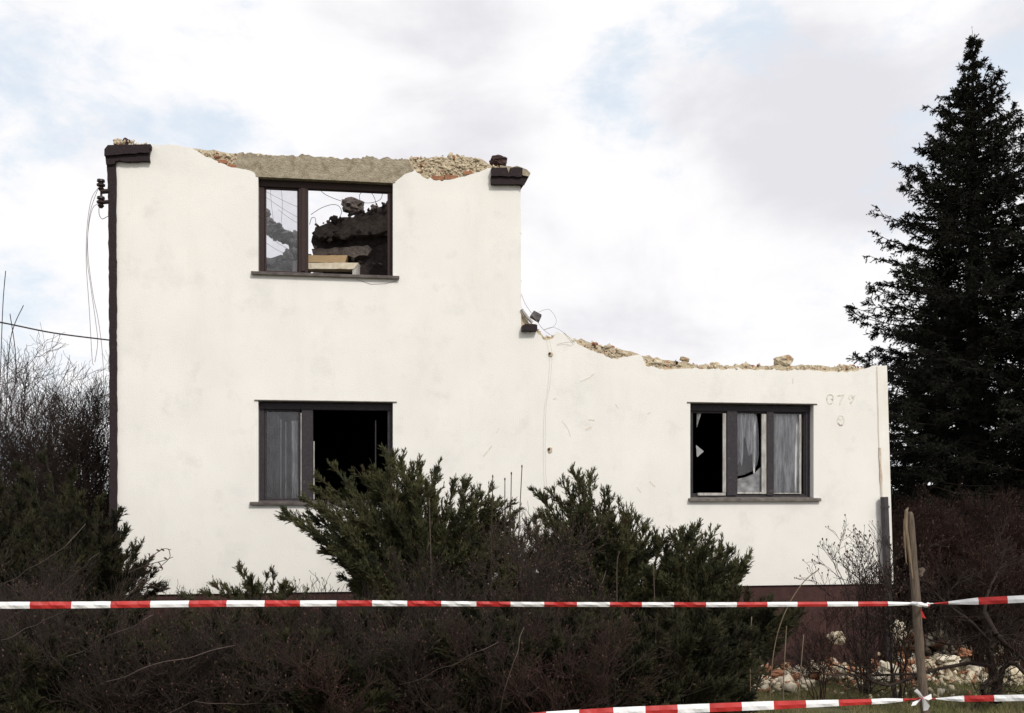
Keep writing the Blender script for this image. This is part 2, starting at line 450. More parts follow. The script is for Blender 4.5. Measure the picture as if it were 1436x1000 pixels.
def tubes(C, r0, r1, sides=3):
    N, K, _ = C.shape
    P0 = C[:, :-1].reshape(-1, 3); P1 = C[:, 1:].reshape(-1, 3)
    rr = np.linspace(0, 1, K)
    r0 = np.broadcast_to(np.asarray(r0, float), (N,)); r1 = np.broadcast_to(np.asarray(r1, float), (N,))
    ra = (r0[:, None] * (1 - rr[:-1]) + r1[:, None] * rr[:-1]).ravel(); rb = (r0[:, None] * (1 - rr[1:]) + r1[:, None] * rr[1:]).ravel()
    T = norm(P1 - P0)
    A = np.cross(T, np.array([.31, .9, .17])); A = norm(A); B = np.cross(T, A)
    n = len(P0); V = np.empty((n, sides * 2, 3))
    for k in range(sides):
        an = 2 * np.pi * k / sides
        o = A * np.cos(an) + B * np.sin(an)
        V[:, k] = P0 + o * ra[:, None]; V[:, sides + k] = P1 + o * rb[:, None]
    f = np.array([(k, (k + 1) % sides, sides + (k + 1) % sides, sides + k) for k in range(sides)])
    Fc = f[None] + (np.arange(n) * sides * 2)[:, None, None]
    return V.reshape(-1, 3), Fc.reshape(-1, 4)
def needles(C, per, L, w, ang=(20, 50), t=(0, 1)):
    """thin pointed leaves on curves -> tris"""
    N, K, _ = C.shape
    n = N * per; src = np.repeat(np.arange(N), per)
    tt = rng.uniform(t[0], t[1], n) * (K - 1) * .9999
    i = tt.astype(int); fr = (tt - i)[:, None]
    p = C[src, i] * (1 - fr) + C[src, i + 1] * fr
    T = norm(C[src, i + 1] - C[src, i])
    pr = norm(np.cross(T, rng.normal(size=(n, 3))))
    a = np.radians(rng.uniform(ang[0], ang[1], n))[:, None]
    d = norm(T * np.cos(a) + pr * np.sin(a))
    sd_ = norm(np.cross(d, rng.normal(size=(n, 3))))
    l = rng.uniform(L[0], L[1], n)[:, None]; ww = rng.uniform(w[0], w[1], n)[:, None]
    V = np.stack([p - sd_ * ww * .5, p + sd_ * ww * .5, p + d * l], 1).reshape(-1, 3)
    return V, np.arange(n * 3).reshape(-1, 3)
def joinQ(parts):
    V = []; Fs = []; o = 0
    for v, f in parts: V.append(v); Fs.append(f + o); o += len(v)
    return np.concatenate(V), np.concatenate(Fs)

# ------------------------------------------------------------------ ground
def gz(x, y):
    """yard level at the house, rising towards the road the picture is taken from"""
    t = np.clip((10.0 - np.asarray(y, float)) / 6.0, 0, 1)
    h = .85 * t * t * (3 - 2 * t)
    return h + .03 * np.sin(np.asarray(x) * 1.3 + 1) * np.cos(np.asarray(y) * .9)
def build_ground():
    xs = np.unique(np.concatenate([np.linspace(-600, -20, 20), np.linspace(-20, 20, 100), np.linspace(20, 600, 20)]))
    ys = np.unique(np.concatenate([np.linspace(-200, -6, 12), np.linspace(-6, 30, 110), np.linspace(30, 1500, 30)]))
    X, Y = np.meshgrid(xs, ys)
    Z = gz(X, Y)
    near = (np.abs(X) < 25) & (Y < 30) & (Y > -6)
    Z = Z + near * rng.normal(0, .008, X.shape)
    V = np.stack([X, Y, Z], -1).reshape(-1, 3)
    nx = len(xs); i = np.arange(len(ys) - 1)[:, None] * nx + np.arange(nx - 1)[None]
    Fc = np.stack([i, i + 1, i + nx + 1, i + nx], -1).reshape(-1, 4)
    o = np_mesh('ground', V, Fc, 'ground', smooth=True); tag(o, kind='structure')
build_ground()

# ------------------------------------------------------------------ the house
TH = math.atan(.153); CT, ST = math.cos(TH), math.sin(TH); Z0 = 13.0
def wl(x, y, d=0.0):
    """photo pixel -> (s, z) on the house front, d metres behind its face"""
    u = (x - CX) / F
    s = (u * (Z0 + d * CT) + d * ST) / (CT - u * ST)
    Y = Z0 + s * ST + d * CT
    return (s, CAM_Z - (y - HY) / F * Y)
def w2(s, d, z):
    """house coordinates -> world"""
    return Vector((s * CT - d * ST, Z0 + s * ST + d * CT, z))
house = empty('house', (0, Z0, 0), TH)
tag(house, 'white plastered house half torn down, roofless, with jagged broken wall tops and gaping windows', 'house')

def rough_line(pts, step=.06, amp=.012, seed=1.0):
    o = []
    for a, b in zip(pts[:-1], pts[1:]):
        L = math.hypot(b[0] - a[0], b[1] - a[1]); n = max(1, int(L / step))
        nx, nz = -(b[1] - a[1]) / (L + 1e-9), (b[0] - a[0]) / (L + 1e-9)
        for i in range(n):
            t = i / n; x = a[0] + (b[0] - a[0]) * t; z = a[1] + (b[1] - a[1]) * t
            k = amp * (mnoise.noise(Vector((x * 7, z * 7, seed))) + .9 * mnoise.noise(Vector((x * 23, z * 23, seed))) + .5 * random.uniform(-1, 1)) * (1 if i else .5)
            o.append((x + nx * k, z + nz * k))
    o.append(pts[-1]); return o

ZP = 1.18                                   # top of the plinth
S_L = wl(163, 500)[0]; S_T = wl(730, 400)[0]; S_R = wl(1243, 520)[0]; S_RB = wl(1252, 820)[0]
# window openings on the face (s0, s1, z0, z1)
def rect(x0, x1, yt, yb): return (wl(x0, 0)[0], wl(x1, 0)[0], wl((x0 + x1) / 2, yb)[1], wl((x0 + x1) / 2, yt)[1])
O_UP = rect(362, 551, 251, 387)
O_LO = rect(362, 551, 563, 707)
O_RI = rect(968, 1141, 566, 700)
def hole(o, e=0.0): return [(o[0] - e, o[2] - e), (o[0] - e, o[3] + e), (o[1] + e, o[3] + e), (o[1] + e, o[2] - e)]

# masonry core
core_top = [wl(*p) for p in [(1240, 516), (1215, 517), (1190, 513), (1140, 513), (1085, 512), (1030, 513), (985, 511), (940, 505), (905, 499), (880, 492),
            (850, 486), (822, 478), (803, 477), (795, 470), (781, 468), (773, 474), (765, 474), (752, 460), (742, 452), (731, 436)]]
core_top2 = [wl(*p) for p in [(729, 240), (715, 236), (690, 231), (672, 221), (650, 219), (620, 219), (590, 220), (560, 223), (500, 222), (440, 219), (400, 217), (330, 214), (280, 208), (250, 206), (163, 202)]]
o_ = rough_line([(S_R, ZP)] + core_top, .05, .03, 2.0) + rough_line([(S_T - .005, wl(730, 436)[1]), (S_T - .005, wl(730, 240)[1])] + core_top2[1:], .05, .02, 3.0) + [(S_L + .002, ZP)]
m = MB(); m.prism(list(reversed(o_)), [hole(O_UP, .02), hole(O_LO, .02), hole(O_RI, .02)], .03, .36)
m.build('wall', 'masonry', house)

# plaster coat, fallen off along the top and over the upper window
pl_top = [wl(*p) for p in [(1243, 514), (1228, 512), (1214, 517), (1200, 521), (1150, 520), (1100, 519), (1050, 518), (1000, 517), (960, 517), (925, 518), (906, 513), (902, 501),
          (893, 497), (876, 500), (858, 503), (835, 494), (815, 484), (804, 477), (795, 468), (781, 466), (775, 474), (765, 477), (752, 466), (731, 464)]]
pl_tower_r = [(S_T, wl(730, 464)[1]), (S_T, wl(730, 262)[1]), wl(730, 243), wl(700, 238), wl(688, 236)]
pl_mid = [wl(*p) for p in [(688, 236), (660, 245), (635, 251), (612, 253), (596, 249), (582, 239), (570, 243), (560, 250), (552, 256)]]
pl_left = [wl(*p) for p in [(361, 249), (356, 242), (345, 238), (320, 233), (290, 220), (268, 207), (245, 203), (212, 203), (163, 205)]]
outer = [(S_RB, ZP)] + rough_line(pl_top, .035, .018, 5.0) + pl_tower_r[1:-1] + rough_line(pl_mid, .035, .016, 6.0)
outer += [(O_UP[1], O_UP[3]), (O_UP[1], O_UP[2]), (O_UP[0], O_UP[2]), (O_UP[0], O_UP[3])] + rough_line(pl_left, .04, .013, 8.0) + [(S_L, ZP)]
m = MB(); m.prism(list(reversed(outer)), [hole(O_LO), hole(O_RI)], 0, .03)
# reveals of the openings
for o, top in ((O_UP, False), (O_LO, True), (O_RI, True)):
    m.box(o[0] - .02, o[0], .03, .30, o[2] - .02, o[3]); m.box(o[1], o[1] + .02, .03, .30, o[2] - .02, o[3])
    if top: m.box(o[0] - .02, o[1] + .02, .03, .30, o[3], o[3] + .02)
m.build('plaster_coat', 'plaster', house)
# dark lip above each lower window, its colour painting the thin shadow line
for o in (O_LO, O_RI):
    m = MB()
    a, b = o[0] - .045, o[1] + .05
    m.add([(a, 0, o[3] + .012), (b, 0, o[3] + .012), (b, -.018, o[3] + .002), (a, -.018, o[3] + .002), (a, 0, o[3] - .004), (b, 0, o[3] - .004)],
          [(0, 1, 2, 3), (3, 2, 5, 4)])
    m.build('shadow_line_lip', 'sill_pale', house)

# concrete lintel
lp = rough_line([wl(*p) for p in [(322, 238), (345, 240), (357, 246), (358, 250)]] + [wl(*p) for p in [(556, 257), (566, 247), (580, 240)]] + [wl(*p) for p in [(575, 223), (470, 220), (440, 219), (400, 217), (335, 214)]], .05, .012, 12.0)
a0 = wl(356, 250); a1 = wl(557, 256)
lint = [wl(335, 214), wl(325, 236), wl(345, 239), (O_UP[0] - .04, O_UP[3] + .004), (O_UP[1] + .05, O_UP[3] + .004), wl(572, 243), wl(580, 239), wl(572, 223)]
lint = rough_line(lint, .05, .006, 12.0) + rough_line([wl(572, 223), wl(520, 220), wl(470, 223), wl(430, 217), wl(400, 219), wl(335, 214)], .025, .03, 13.)[1:-1]
m = MB(); m.prism(lint, [], .008, .34)
m.box(O_UP[0] - .03, O_UP[1] + .03, -.004, .2, O_UP[3] - .012, O_UP[3] + .016)
m.build('lintel', 'lintel', house)

# plinth
m = MB(); m.box(S_L, S_RB - .02, .03, .36, -.3, ZP)
m.build('plinth', 'plinth', house)

# hidden walls, floors
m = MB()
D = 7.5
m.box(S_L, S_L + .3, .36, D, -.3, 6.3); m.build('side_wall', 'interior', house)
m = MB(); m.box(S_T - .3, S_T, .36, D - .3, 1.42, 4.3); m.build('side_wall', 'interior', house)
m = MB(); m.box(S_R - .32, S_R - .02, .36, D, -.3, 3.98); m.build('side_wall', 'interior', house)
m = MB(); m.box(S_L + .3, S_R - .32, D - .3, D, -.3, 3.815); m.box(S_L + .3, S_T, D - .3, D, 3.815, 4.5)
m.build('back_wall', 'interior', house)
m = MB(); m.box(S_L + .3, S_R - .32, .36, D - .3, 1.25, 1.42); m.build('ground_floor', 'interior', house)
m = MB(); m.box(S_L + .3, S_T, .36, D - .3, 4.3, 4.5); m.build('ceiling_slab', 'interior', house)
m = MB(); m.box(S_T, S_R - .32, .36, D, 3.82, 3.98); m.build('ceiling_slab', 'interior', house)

# dark corner board and cornice remnants
def prism_px(mb, px, d0, d1, mi=0, rough=0.0, seed=3.):
    pts = [wl(*p) for p in px]
    if rough: pts = rough_line(pts + [pts[0]], .05, rough, seed)[:-1]
    ar = sum(pts[i][0] * pts[(i + 1) % len(pts)][1] - pts[(i + 1) % len(pts)][0] * pts[i][1] for i in range(len(pts)))
    if ar < 0: pts.reverse()
    mb.prism(pts, [], d0, d1, mi)
m = MB(); prism_px(m, [(150.5, 232), (163.5, 229), (164.5, 500), (165.5, 870), (154.5, 870), (154, 500), (153, 330), (152, 260)], -.035, .32, rough=.005)
m.build('corner_board', 'darkbrown', house)
m = MB()
prism_px(m, [(149, 213), (154, 207), (213.5, 206), (213, 211), (211, 212), (211, 217), (149, 222)], -.10, .3, rough=.008)
prism_px(m, [(149.5, 222), (211, 217), (211.5, 228.5), (163, 228.5), (163, 232), (150.5, 233)], -.065, .3, rough=.008, seed=9.)
m.build('cornice', 'darkbrown', house)
m = MB()
prism_px(m, [(688, 238), (731, 239), (730, 251), (688, 250)], -.10, .3, rough=.010)
prism_px(m, [(687.5, 250), (740, 250), (732, 263), (730, 261), (688, 260)], -.07, .3, rough=.006)
m.build('cornice', 'darkbrown', house)
m = MB()
prism_px(m, [(731, 239.5), (737, 241), (742, 246), (740, 251), (731, 249)], -.10, .28, rough=.014)
prism_px(m, [(709, 238), (714, 238), (711.5, 246)], -.108, -.09)
prism_px(m, [(700, 238), (700, 235), (729, 238), (738, 241), (730, 241)], -.09, .28, rough=.012)
m.build('broken_cornice_end', 'lintel', house)
m = MB(); prism_px(m, [(731, 458), (735, 456), (752, 457), (752, 465), (731, 465.5)], -.09, .25, rough=.008)
m.build('cornice', 'darkbrown', house)
# splinter of batten against the tower corner
m = MB(); m.tube([w2l for w2l in [(wl(731, 432)[0], -.02, wl(731, 434)[1]), (wl(738, 444)[0], -.02, wl(738, 444)[1]), (wl(746, 455)[0], -.03, wl(746, 453)[1])]], [.018, .022, .02], 6)
m.build('batten', 'palewood', house)

# broken masonry along the tops
def crest(line, n, size, up, down=.02, dd=(.01, .34)):
    P = np.array(line); seg = np.hypot(*(P[1:] - P[:-1]).T); cum = np.concatenate([[0], np.cumsum(seg)])
    t = rng.uniform(0, cum[-1], n); i = np.clip(np.searchsorted(cum, t) - 1, 0, len(seg) - 1); fr = ((t - cum[i]) / seg[i])[:, None]
    q = P[i] * (1 - fr) + P[i + 1] * fr
    kp = (np.sin(q[:, 0] * 9.3 + 1.7) + np.sin(q[:, 0] * 23.1) * .7 + rng.normal(0, .7, n)) > -.55; q = q[kp]; n = len(q)
    z = q[:, 1] + rng.uniform(-down, up, n) * (.35 + .65 * np.abs(np.sin(q[:, 0] * 3.1 + 1)))
    return np.stack([q[:, 0], rng.uniform(*dd, n), z], 1), rng.uniform(*size, n)
Cs = []; Ss = []
for line, n, sz, up, dn in [
        ([wl(156, 203), wl(180, 202), wl(212, 205)], 90, (.012, .045), .05, .02),
        ([wl(172, 203), wl(176, 197)], 10, (.03, .05), .03, .02),
        ([wl(270, 209), wl(335, 216)], 60, (.01, .03), .01, .03),
        ([wl(330, 216), wl(440, 220), wl(570, 224)], 130, (.006, .022), .012, .02),
        ([wl(560, 224), wl(600, 221), wl(650, 220), wl(680, 226)], 330, (.012, .04), .035, .05),
        ([wl(640, 219), wl(660, 217)], 18, (.025, .045), .04, .02),
        ([wl(680, 230), wl(735, 240)], 110, (.01, .035), .03, .02),
        ([wl(731, 440), wl(752, 457)], 25, (.01, .03), .02, .02),
        ([wl(755, 462), wl(765, 474), wl(776, 471), wl(781, 468)], 60, (.012, .03), .01, .03),
        ([wl(800, 477), wl(822, 480), wl(860, 491), wl(905, 503)], 230, (.015, .045), .035, .05),
        ([wl(905, 505), wl(960, 511), wl(1010, 514), wl(1100, 515), (wl(1215, 517))], 420, (.012, .04), .04, .03),
        ([wl(905, 505), wl(925, 510)], 30, (.025, .05), .03, .03),
        ([wl(1170, 513), wl(1200, 514)], 30, (.02, .045), .05, .02)]:
    c, s = crest(line, n, sz, up, dn); Cs.append(c); Ss.append(s)
V, Fc, I = chunks(np.concatenate(Cs), np.concatenate(Ss) * .70, 4, [.50, .38, .09, .03], cubes=.75)
o = np_mesh('broken_edge', V, Fc, ['creamstone', 'mortar', 'brick', 'darkbrick'], I, house); o['kind'] = 'stuff'
# bare masonry faces where plaster has come away
def face_chunks(poly, n, size, d=(.024, .042)):
    P = [wl(*p) for p in poly]; xs = [p[0] for p in P]; zs = [p[1] for p in P]; out = []
    def inside(x, z):
        c = False
        for i in range(len(P)):
            (x1, z1), (x2, z2) = P[i], P[i - 1]
            if (z1 > z) != (z2 > z) and x < (x2 - x1) * (z - z1) / (z2 - z1) + x1: c = not c
        return c
    while len(out) < n:
        x, z = rng.uniform(min(xs), max(xs)), rng.uniform(min(zs), max(zs))
        if inside(x, z): out.append((x, rng.uniform(*d), z))
    return np.array(out), rng.uniform(*size, n)
Cs = []; Ss = []
for poly, n, sz in [([(575, 224), (600, 221), (650, 220), (680, 227), (684, 235), (650, 246), (612, 251), (598, 248), (584, 238)], 560, (.010, .034)),
                    ([(275, 209), (335, 216), (332, 236), (318, 231), (295, 220)], 130, (.010, .03)),
                    ([(815, 483), (858, 491), (890, 497), (875, 499), (858, 501), (835, 492)], 150, (.010, .03)),
                    ([(905, 503), (1000, 514), (1100, 516), (1200, 516), (1195, 519), (1050, 517), (925, 516), (907, 512)], 260, (.008, .026))]:
    c, s = face_chunks(poly, n, sz); Cs.append(c); Ss.append(s)
V, Fc, I = chunks(np.concatenate(Cs), np.concatenate(Ss) * .62, 3, [.55, .36, .09], cubes=.75)
o = np_mesh('bare_masonry', V, Fc, ['creamstone', 'mortar', 'brick'], I, house); o['kind'] = 'stuff'
# three bricks showing as an orange strip
m = MB()
for a, b, y, yy in [(606, 622, 247, 251.5), (624, 640, 246, 250.5), (650, 662, 240, 243.5), (306, 318, 224, 228), (320, 331, 231, 235)]:
    p = wl(a, yy); q = wl(b, y); m = MB(); m.box(p[0], q[0], .002, .09, p[1], q[1], j=.005); m.build('exposed_brick', 'brick', house)

# corner strip, rust streak, downpipe
m = MB(); prism_px(m, [(1229.5, 514), (1243.3, 512.5), (1252.3, 819), (1239.5, 819), (1234.5, 697)], -.012, -.0015, rough=.0)
m.build('corner_strip', 'plaster_strip', house)
m = MB()
prism_px(m, [(1228.2, 520), (1229.4, 520), (1232.5, 600), (1231.0, 600)], -.004, -.001, 1)
prism_px(m, [(1230.6, 592), (1232.2, 588), (1233.6, 600), (1233.5, 630), (1231.8, 628)], -.006, -.001, 1, rough=.006)
prism_px(m, [(1232, 628), (1234.2, 628), (1236, 660), (1237, 698), (1235.2, 698), (1233, 665)], -.016, -.001, 0, rough=.006)
m.build('rust_streak', ['rust', 'rust_faint'], house)
m = MB()
pa = wl(1240, 697, -.08); pb = wl(1246, 850, -.08)
m.tube([(pa[0], -.08, pa[1]), (pb[0], -.08, pb[1]), (pb[0] + .01, -.08, .15)], .052, 12)
for zz in (pa[1] - .12, pa[1] - 1.15):
    m.tube([(pa[0] + .01, -.08, zz), (pa[0] + .01, -.08, zz - .03)], .06, 12)
m.build('downpipe', 'pipe', house)

# faded house number
def stroke(mb, pts, w, d=-.003, mi=0):
    P = [Vector((wl(*p)[0], 0, wl(*p)[1])) for p in pts]
    vs = []
    for i, p in enumerate(P):
        t = (P[min(i + 1, len(P) - 1)] - P[max(i - 1, 0)]).normalized(); nn = Vector((-t.z, 0, t.x)) * w * .5 * random.uniform(.75, 1.2)
        vs += [(p + nn) + Vector((0, d, 0)), (p - nn) + Vector((0, d, 0))]
    vs2 = [Vector(v) + Vector((0, -d - .0008, 0)) for v in vs]
    n = len(vs); fs = [(2 * i, 2 * i + 1, 2 * i + 3, 2 * i + 2) for i in range(len(P) - 1)]
    fs += [(2 * i, 2 * i + 2, n + 2 * i + 2, n + 2 * i) for i in range(len(P) - 1)] + [(2 * i + 1, n + 2 * i + 1, n + 2 * i + 3, 2 * i + 3) for i in range(len(P) - 1)]
    mb.add(vs + vs2, fs, mi)
def arc(cx, cy, rx, ry, a0, a1, n=12): return [(cx + rx * math.cos(R(a0 + (a1 - a0) * i / n)), cy - ry * math.sin(R(a0 + (a1 - a0) * i / n))) for i in range(n + 1)]
m = MB(); stroke(m, arc(1164.3, 559.5, 4.8, 6.0, 20, 200), .016, mi=0); stroke(m, arc(1164.3, 560.5, 4.8, 6.0, 200, 290), .014, mi=1)
stroke(m, arc(1165.4, 562.6, 3.0, 3.2, -110, 100), .016, mi=1); stroke(m, arc(1167.4, 560.2, .9, 1.0, 0, 340), .012, mi=0)
m.build('house_number', ['number', 'number_faint'], house)
m = MB(); stroke(m, [(1174, 555.2), (1178, 554.6), (1183.6, 554.2)], .020, mi=0); stroke(m, [(1183, 555), (1180.5, 559), (1178.6, 563), (1177.8, 568)], .018, mi=1)
m.build('house_number', ['number', 'number_faint'], house)
m = MB(); stroke(m, arc(1194, 557.6, 3.8, 3.2, 60, 250), .010, mi=1); stroke(m, arc(1196, 557.8, 1.2, 1.2, 0, 340, 8), .018, mi=0); stroke(m, arc(1193.2, 564.6, 1.2, 1.1, 0, 340, 8), .014, mi=1); stroke(m, [(1199, 554), (1197, 560), (1194, 564.5)], .010, mi=1)
m.build('house_number', ['number', 'number_faint'], house)
m = MB(); stroke(m, arc(1179, 589.6, 4.6, 7.0, 0, 360, 18), .016, mi=1); stroke(m, arc(1179.2, 589.6, 4.6, 6.8, 215, 300), .022, mi=0); stroke(m, arc(1179, 586, 3.2, 2.6, 200, 340), .010, mi=1)
m.build('house_number', ['number', 'number_faint'], house)

# scuffs, stub fixings
m = MB()
for pts, w in [([(814, 535), (826, 530), (833, 524)], .012), ([(825, 589), (830, 588.6), (834, 589.5)], .016), ([(821, 602.5), (826, 600.5), (829, 599)], .03),
               ([(776, 560), (780, 558)], .014), ([(863, 566), (867, 573)], .01), ([(788, 590), (796, 600), (800, 612)], .006), ([(911, 675), (919, 683)], .014),
               ([(893, 683), (899, 691)], .008), ([(908, 580), (912, 579)], .012), ([(837, 681), (836, 690)], .006), ([(1112, 530), (1112, 538)], .01),
               ([(700, 600), (696, 607)], .008), ([(678, 640), (690, 625)], .02), ([(645, 700), (650, 690)], .01)]:
    m = MB(); stroke(m, pts, w, -.0025); m.build('scuff_mark', 'scuff', house)
m = MB()
stroke(m, [(500, 392), (520, 398.5), (540, 398), (556, 394)], .006, -.004)
m.build('crack', 'wire_faint', house)
for x, y in ((772, 497), (771, 631)):
    s, z = wl(x, y); m = MB()
    m.rock((s, -.004, z), (.034, .014, .034 if y < 600 else .045), seed=x + y, mi=0)
    m.rock((s - .014, -.014, z + .008), (.016, .012, .018), seed=x + y + 3, mi=1)
    m.build('plugged_hole', ['masonry', 'darkbrick'], house)

# --- windows
def wbox(mb, x0, x1, y0, y1, d0, d1, mi=0):
    a = wl(x0, y1, d0); b = wl(x1, y0, d0)
    zc = wl((x0 + x1) / 2, y1, d0)[1]; zt = wl((x0 + x1) / 2, y0, d0)[1]
    mb.box(a[0], b[0], d0, d1, zc, zt, mi)
def lbox(mb, s0, s1, z0, z1, d0, d1, mi=0): mb.box(s0, s1, d0, d1, z0, z1, mi)

def window(o, mats, name='window'):
    """outer frame inside an opening"""
    m = MB(); a, b, z0, z1 = o
    lbox(m, a, a + .065, z0 + .045, z1 - .10, .11, .20); lbox(m, b - .065, b, z0 + .045, z1 - .10, .11, .20)
    lbox(m, a, b, z1 - .10, z1 - .012, .10, .20); lbox(m, a, b, z0, z0 + .05, .11, .20)
    w = m.build(name, mats, house, bevel=.006)
    return w
def sash(win, s0, s1, z0, z1, w, d, mats, wr=None):
    m = MB(); wr = wr or w
    lbox(m, s0, s0 + w, z0 + w, z1 - w, d, d + .04); lbox(m, s1 - wr, s1, z0 + w, z1 - w, d, d + .04)
    lbox(m, s0, s1, z0, z0 + w, d, d + .04); lbox(m, s0, s1, z1 - w, z1, d, d + .04)
    return m.build('sash', mats, win, bevel=.004)
def pane(win, pts, d, mt, name='pane'):
    m = MB()
    ar = sum(pts[i][0] * pts[(i + 1) % len(pts)][1] - pts[(i + 1) % len(pts)][0] * pts[i][1] for i in range(len(pts)))
    if ar < 0: pts = pts[::-1]
    m.prism(pts, [], d, d + .004); return m.build(name, mt, win)
def sillp(win, x0, x1, y0, y1, d0, mt, tilt=.02, lip=None):
    a = wl(x0, y1, d0); b = wl(x1, y1, d0)
    zt = wl((x0 + x1) / 2, y0, d0)[1]; zb = wl((x0 + x1) / 2, y1, d0)[1]
    m = MB()
    m.add([(a[0], d0, zb), (b[0], d0, zb), (b[0], d0, zt), (a[0], d0, zt), (a[0], .115, zb + tilt), (b[0], .115, zb + tilt), (b[0], .115, zt + tilt), (a[0], .115, zt + tilt)],
          [(0, 1, 2, 3), (3, 2, 6, 7), (0, 4, 5, 1), (4, 7, 6, 5), (0, 3, 7, 4), (1, 5, 6, 2)])
    return m.build('sill', mt, win, bevel=.004)

# upper window (brown, right light empty, left light glazed)
win = window(O_UP, 'frame_brown')
z0, z1 = O_UP[2], O_UP[3]
mul0, mul1 = wl(419, 0, .11)[0], wl(432, 0, .11)[0]
m = MB(); lbox(m, mul0, mul1, z0 + .05, z1 - .10, .10, .20); lbox(m, mul0 + .03, mul1 - .03, z0 + .07, z1 - .10, .085, .10); m.build('mullion', 'frame_brown', win, bevel=.005)
sash(win, O_UP[0] + .065, mul0, z0 + .05, z1 - .10, .022, .13, 'frame_brown')
pane(win, [(O_UP[0] + .08, z0 + .06), (mul0 - .01, z0 + .06), (mul0 - .01, z1 - .11), (O_UP[0] + .08, z1 - .11)], .148, 'glass')
sillp(win, 352, 560, 383.5, 387.8, -.05, 'sill')

# lower left window (dark, left light with lace behind, right light empty)
win = window(O_LO, 'frame_blue')
z0, z1 = O_LO[2], O_LO[3]
mul0, mul1 = wl(423, 0, .11)[0], wl(439, 0, .11)[0]
m = MB(); lbox(m, mul0, mul1, z0 + .05, z1 - .10, .10, .20); m.build('mullion', 'frame_blue', win, bevel=.005)
def lone(nm, mt, *a):
    mm = MB(); lbox(mm, *a); mm.build(nm, mt, win)
lone('inner_stile', 'palewood', mul0 - .012, mul0 - .001, z0 + .06, z1 - .14, .10, .12); lone('inner_stile', 'palewood', mul1 + .004, mul1 + .018, z0 + .06, z1 - .5, .12, .15)
c0 = wl(393, 0, .2)[0]; c1 = wl(400, 0, .2)[0]
lone('inner_stile', 'palewood', c0, c0 + .014, z0 + .05, z1 - .22, .205, .23); lone('inner_stile', 'palewood', c1, c1 + .014, z0 + .05, z1 - .25, .205, .23)
s_ = wl(526, 0, .2)[0]; lone('inner_stile', 'frame_blue', s_, s_ + .014, z0 + .05, z1 - .22, .205, .23)
sash(win, O_LO[0] + .065, mul0 - .02, z0 + .05, z1 - .10, .025, .13, 'frame_blue')
pane(win, [(O_LO[0] + .09, z0 + .07), (mul0 - .045, z0 + .07), (mul0 - .045, z1 - .12), (O_LO[0] + .09, z1 - .12)], .148, 'glass_low')
sillp(win, 350, 562, 704.2, 708.2, -.05, 'sill')

# right window of three lights
win = window(O_RI, 'frame_blue')
z0, z1 = O_RI[2], O_RI[3]
def sx(x, d=.11): return wl(x, 0, d)[0]
lone('mullion', 'frame_blue', sx(1019), sx(1033), z0 + .05, z1 - .10, .09, .20); lone('mullion', 'frame_blue', sx(1075), sx(1084), z0 + .05, z1 - .10, .09, .20)
sash(win, O_RI[0] + .055, sx(1019), z0 + .05, z1 - .10, .028, .13, 'frame_blue')
sash(win, sx(1033), sx(1075), z0 + .05, z1 - .10, .022, .13, 'frame_blue')
sash(win, sx(1084), O_RI[1] - .06, z0 + .05, z1 - .10, .022, .13, 'frame_blue')
lone('worn_glazing_bar', 'palewood', sx(1013.5), sx(1018), z0 + .09, z1 - .13, .105, .128); lone('worn_glazing_bar', 'palewood', sx(1068), sx(1074.5), z0 + .07, z1 - .13, .105, .128)
lone('worn_glazing_bar', 'palewood', sx(1121), sx(1123.5), z0 + .07, z1 - .13, .11, .128); lone('worn_glazing_bar', 'palewood', sx(1034), sx(1073), z0 + .072, z0 + .095, .11, .128); lone('worn_glazing_bar', 'palewood', sx(978), sx(1017), z0 + .05, z0 + .085, .09, .128)
lone('worn_glazing_bar', 'palewood', sx(1085), sx(1122), z0 + .072, z0 + .085, .11, .128)

def ppx(l, d=.15): return [wl(x, y, d) for x, y in l]
pane(win, ppx([(977, 579), (984, 578), (980, 590), (977, 600)]), .148, 'shard')
pane(win, ppx([(976, 624), (987, 633), (978, 641), (977, 640)]), .148, 'shard')
# second light: glass broken out along a curve
pane(win, ppx([(1031, 578), (1056, 578), (1062, 586), (1064, 612), (1064, 640), (1062, 652), (1054, 661), (1044, 666), (1031, 668)]), .148, 'glass_low')
pane(win, ppx([(1033, 672), (1046, 669), (1058, 664), (1066, 655), (1070, 656), (1070, 692), (1033, 692)]), .149, 'shard')
pane(win, ppx([(1085, 578), (1121, 578), (1121, 692), (1085, 692)]), .148, 'glass_low')
sillp(win, 967, 1152, 699.0, 703.3, -.05, 'sill_pale')

# curtains (hanging on their own)
def curtain(x0, x1, y0, y1, d, mt, waves, label, shape=None, amp=.03):
    n = 60; k = 16; vs = []; keep = []
    p0 = wl(x0, y0, d); p1 = wl(x1, y1, d)
    org = w2((p0[0] + p1[0]) / 2, d, p0[1])
    for j in range(k + 1):
        for i in range(n + 1):
            t = i / n; q = j / k
            yb = y1 if shape is None else shape(t)
            p = wl(x0 + (x1 - x0) * t, y0 + (yb - y0) * q, d)
            dd = d + amp * math.sin(t * waves * 2 * math.pi + 1.3 * math.sin(q * 2)) * (.5 + .5 * q) + amp * .4 * math.sin(t * 37 + q * 3)
            vs.append(w2(p[0], dd, p[1]))
    fs = [(j * (n + 1) + i, j * (n + 1) + i + 1, (j + 1) * (n + 1) + i + 1, (j + 1) * (n + 1) + i) for j in range(k) for i in range(n)]
    mb = MB(); mb.add(vs, fs); o = mb.build('curtain', mt, None, origin=org, smooth=True)
    sm = o.modifiers.new('solid', 'SOLIDIFY'); sm.thickness = .002
    tag(o, label, 'curtain')
curtain(366, 394, 575, 704, .27, 'curtain_dark', 3, 'dim patterned lace curtain at the left edge of the lower left window')
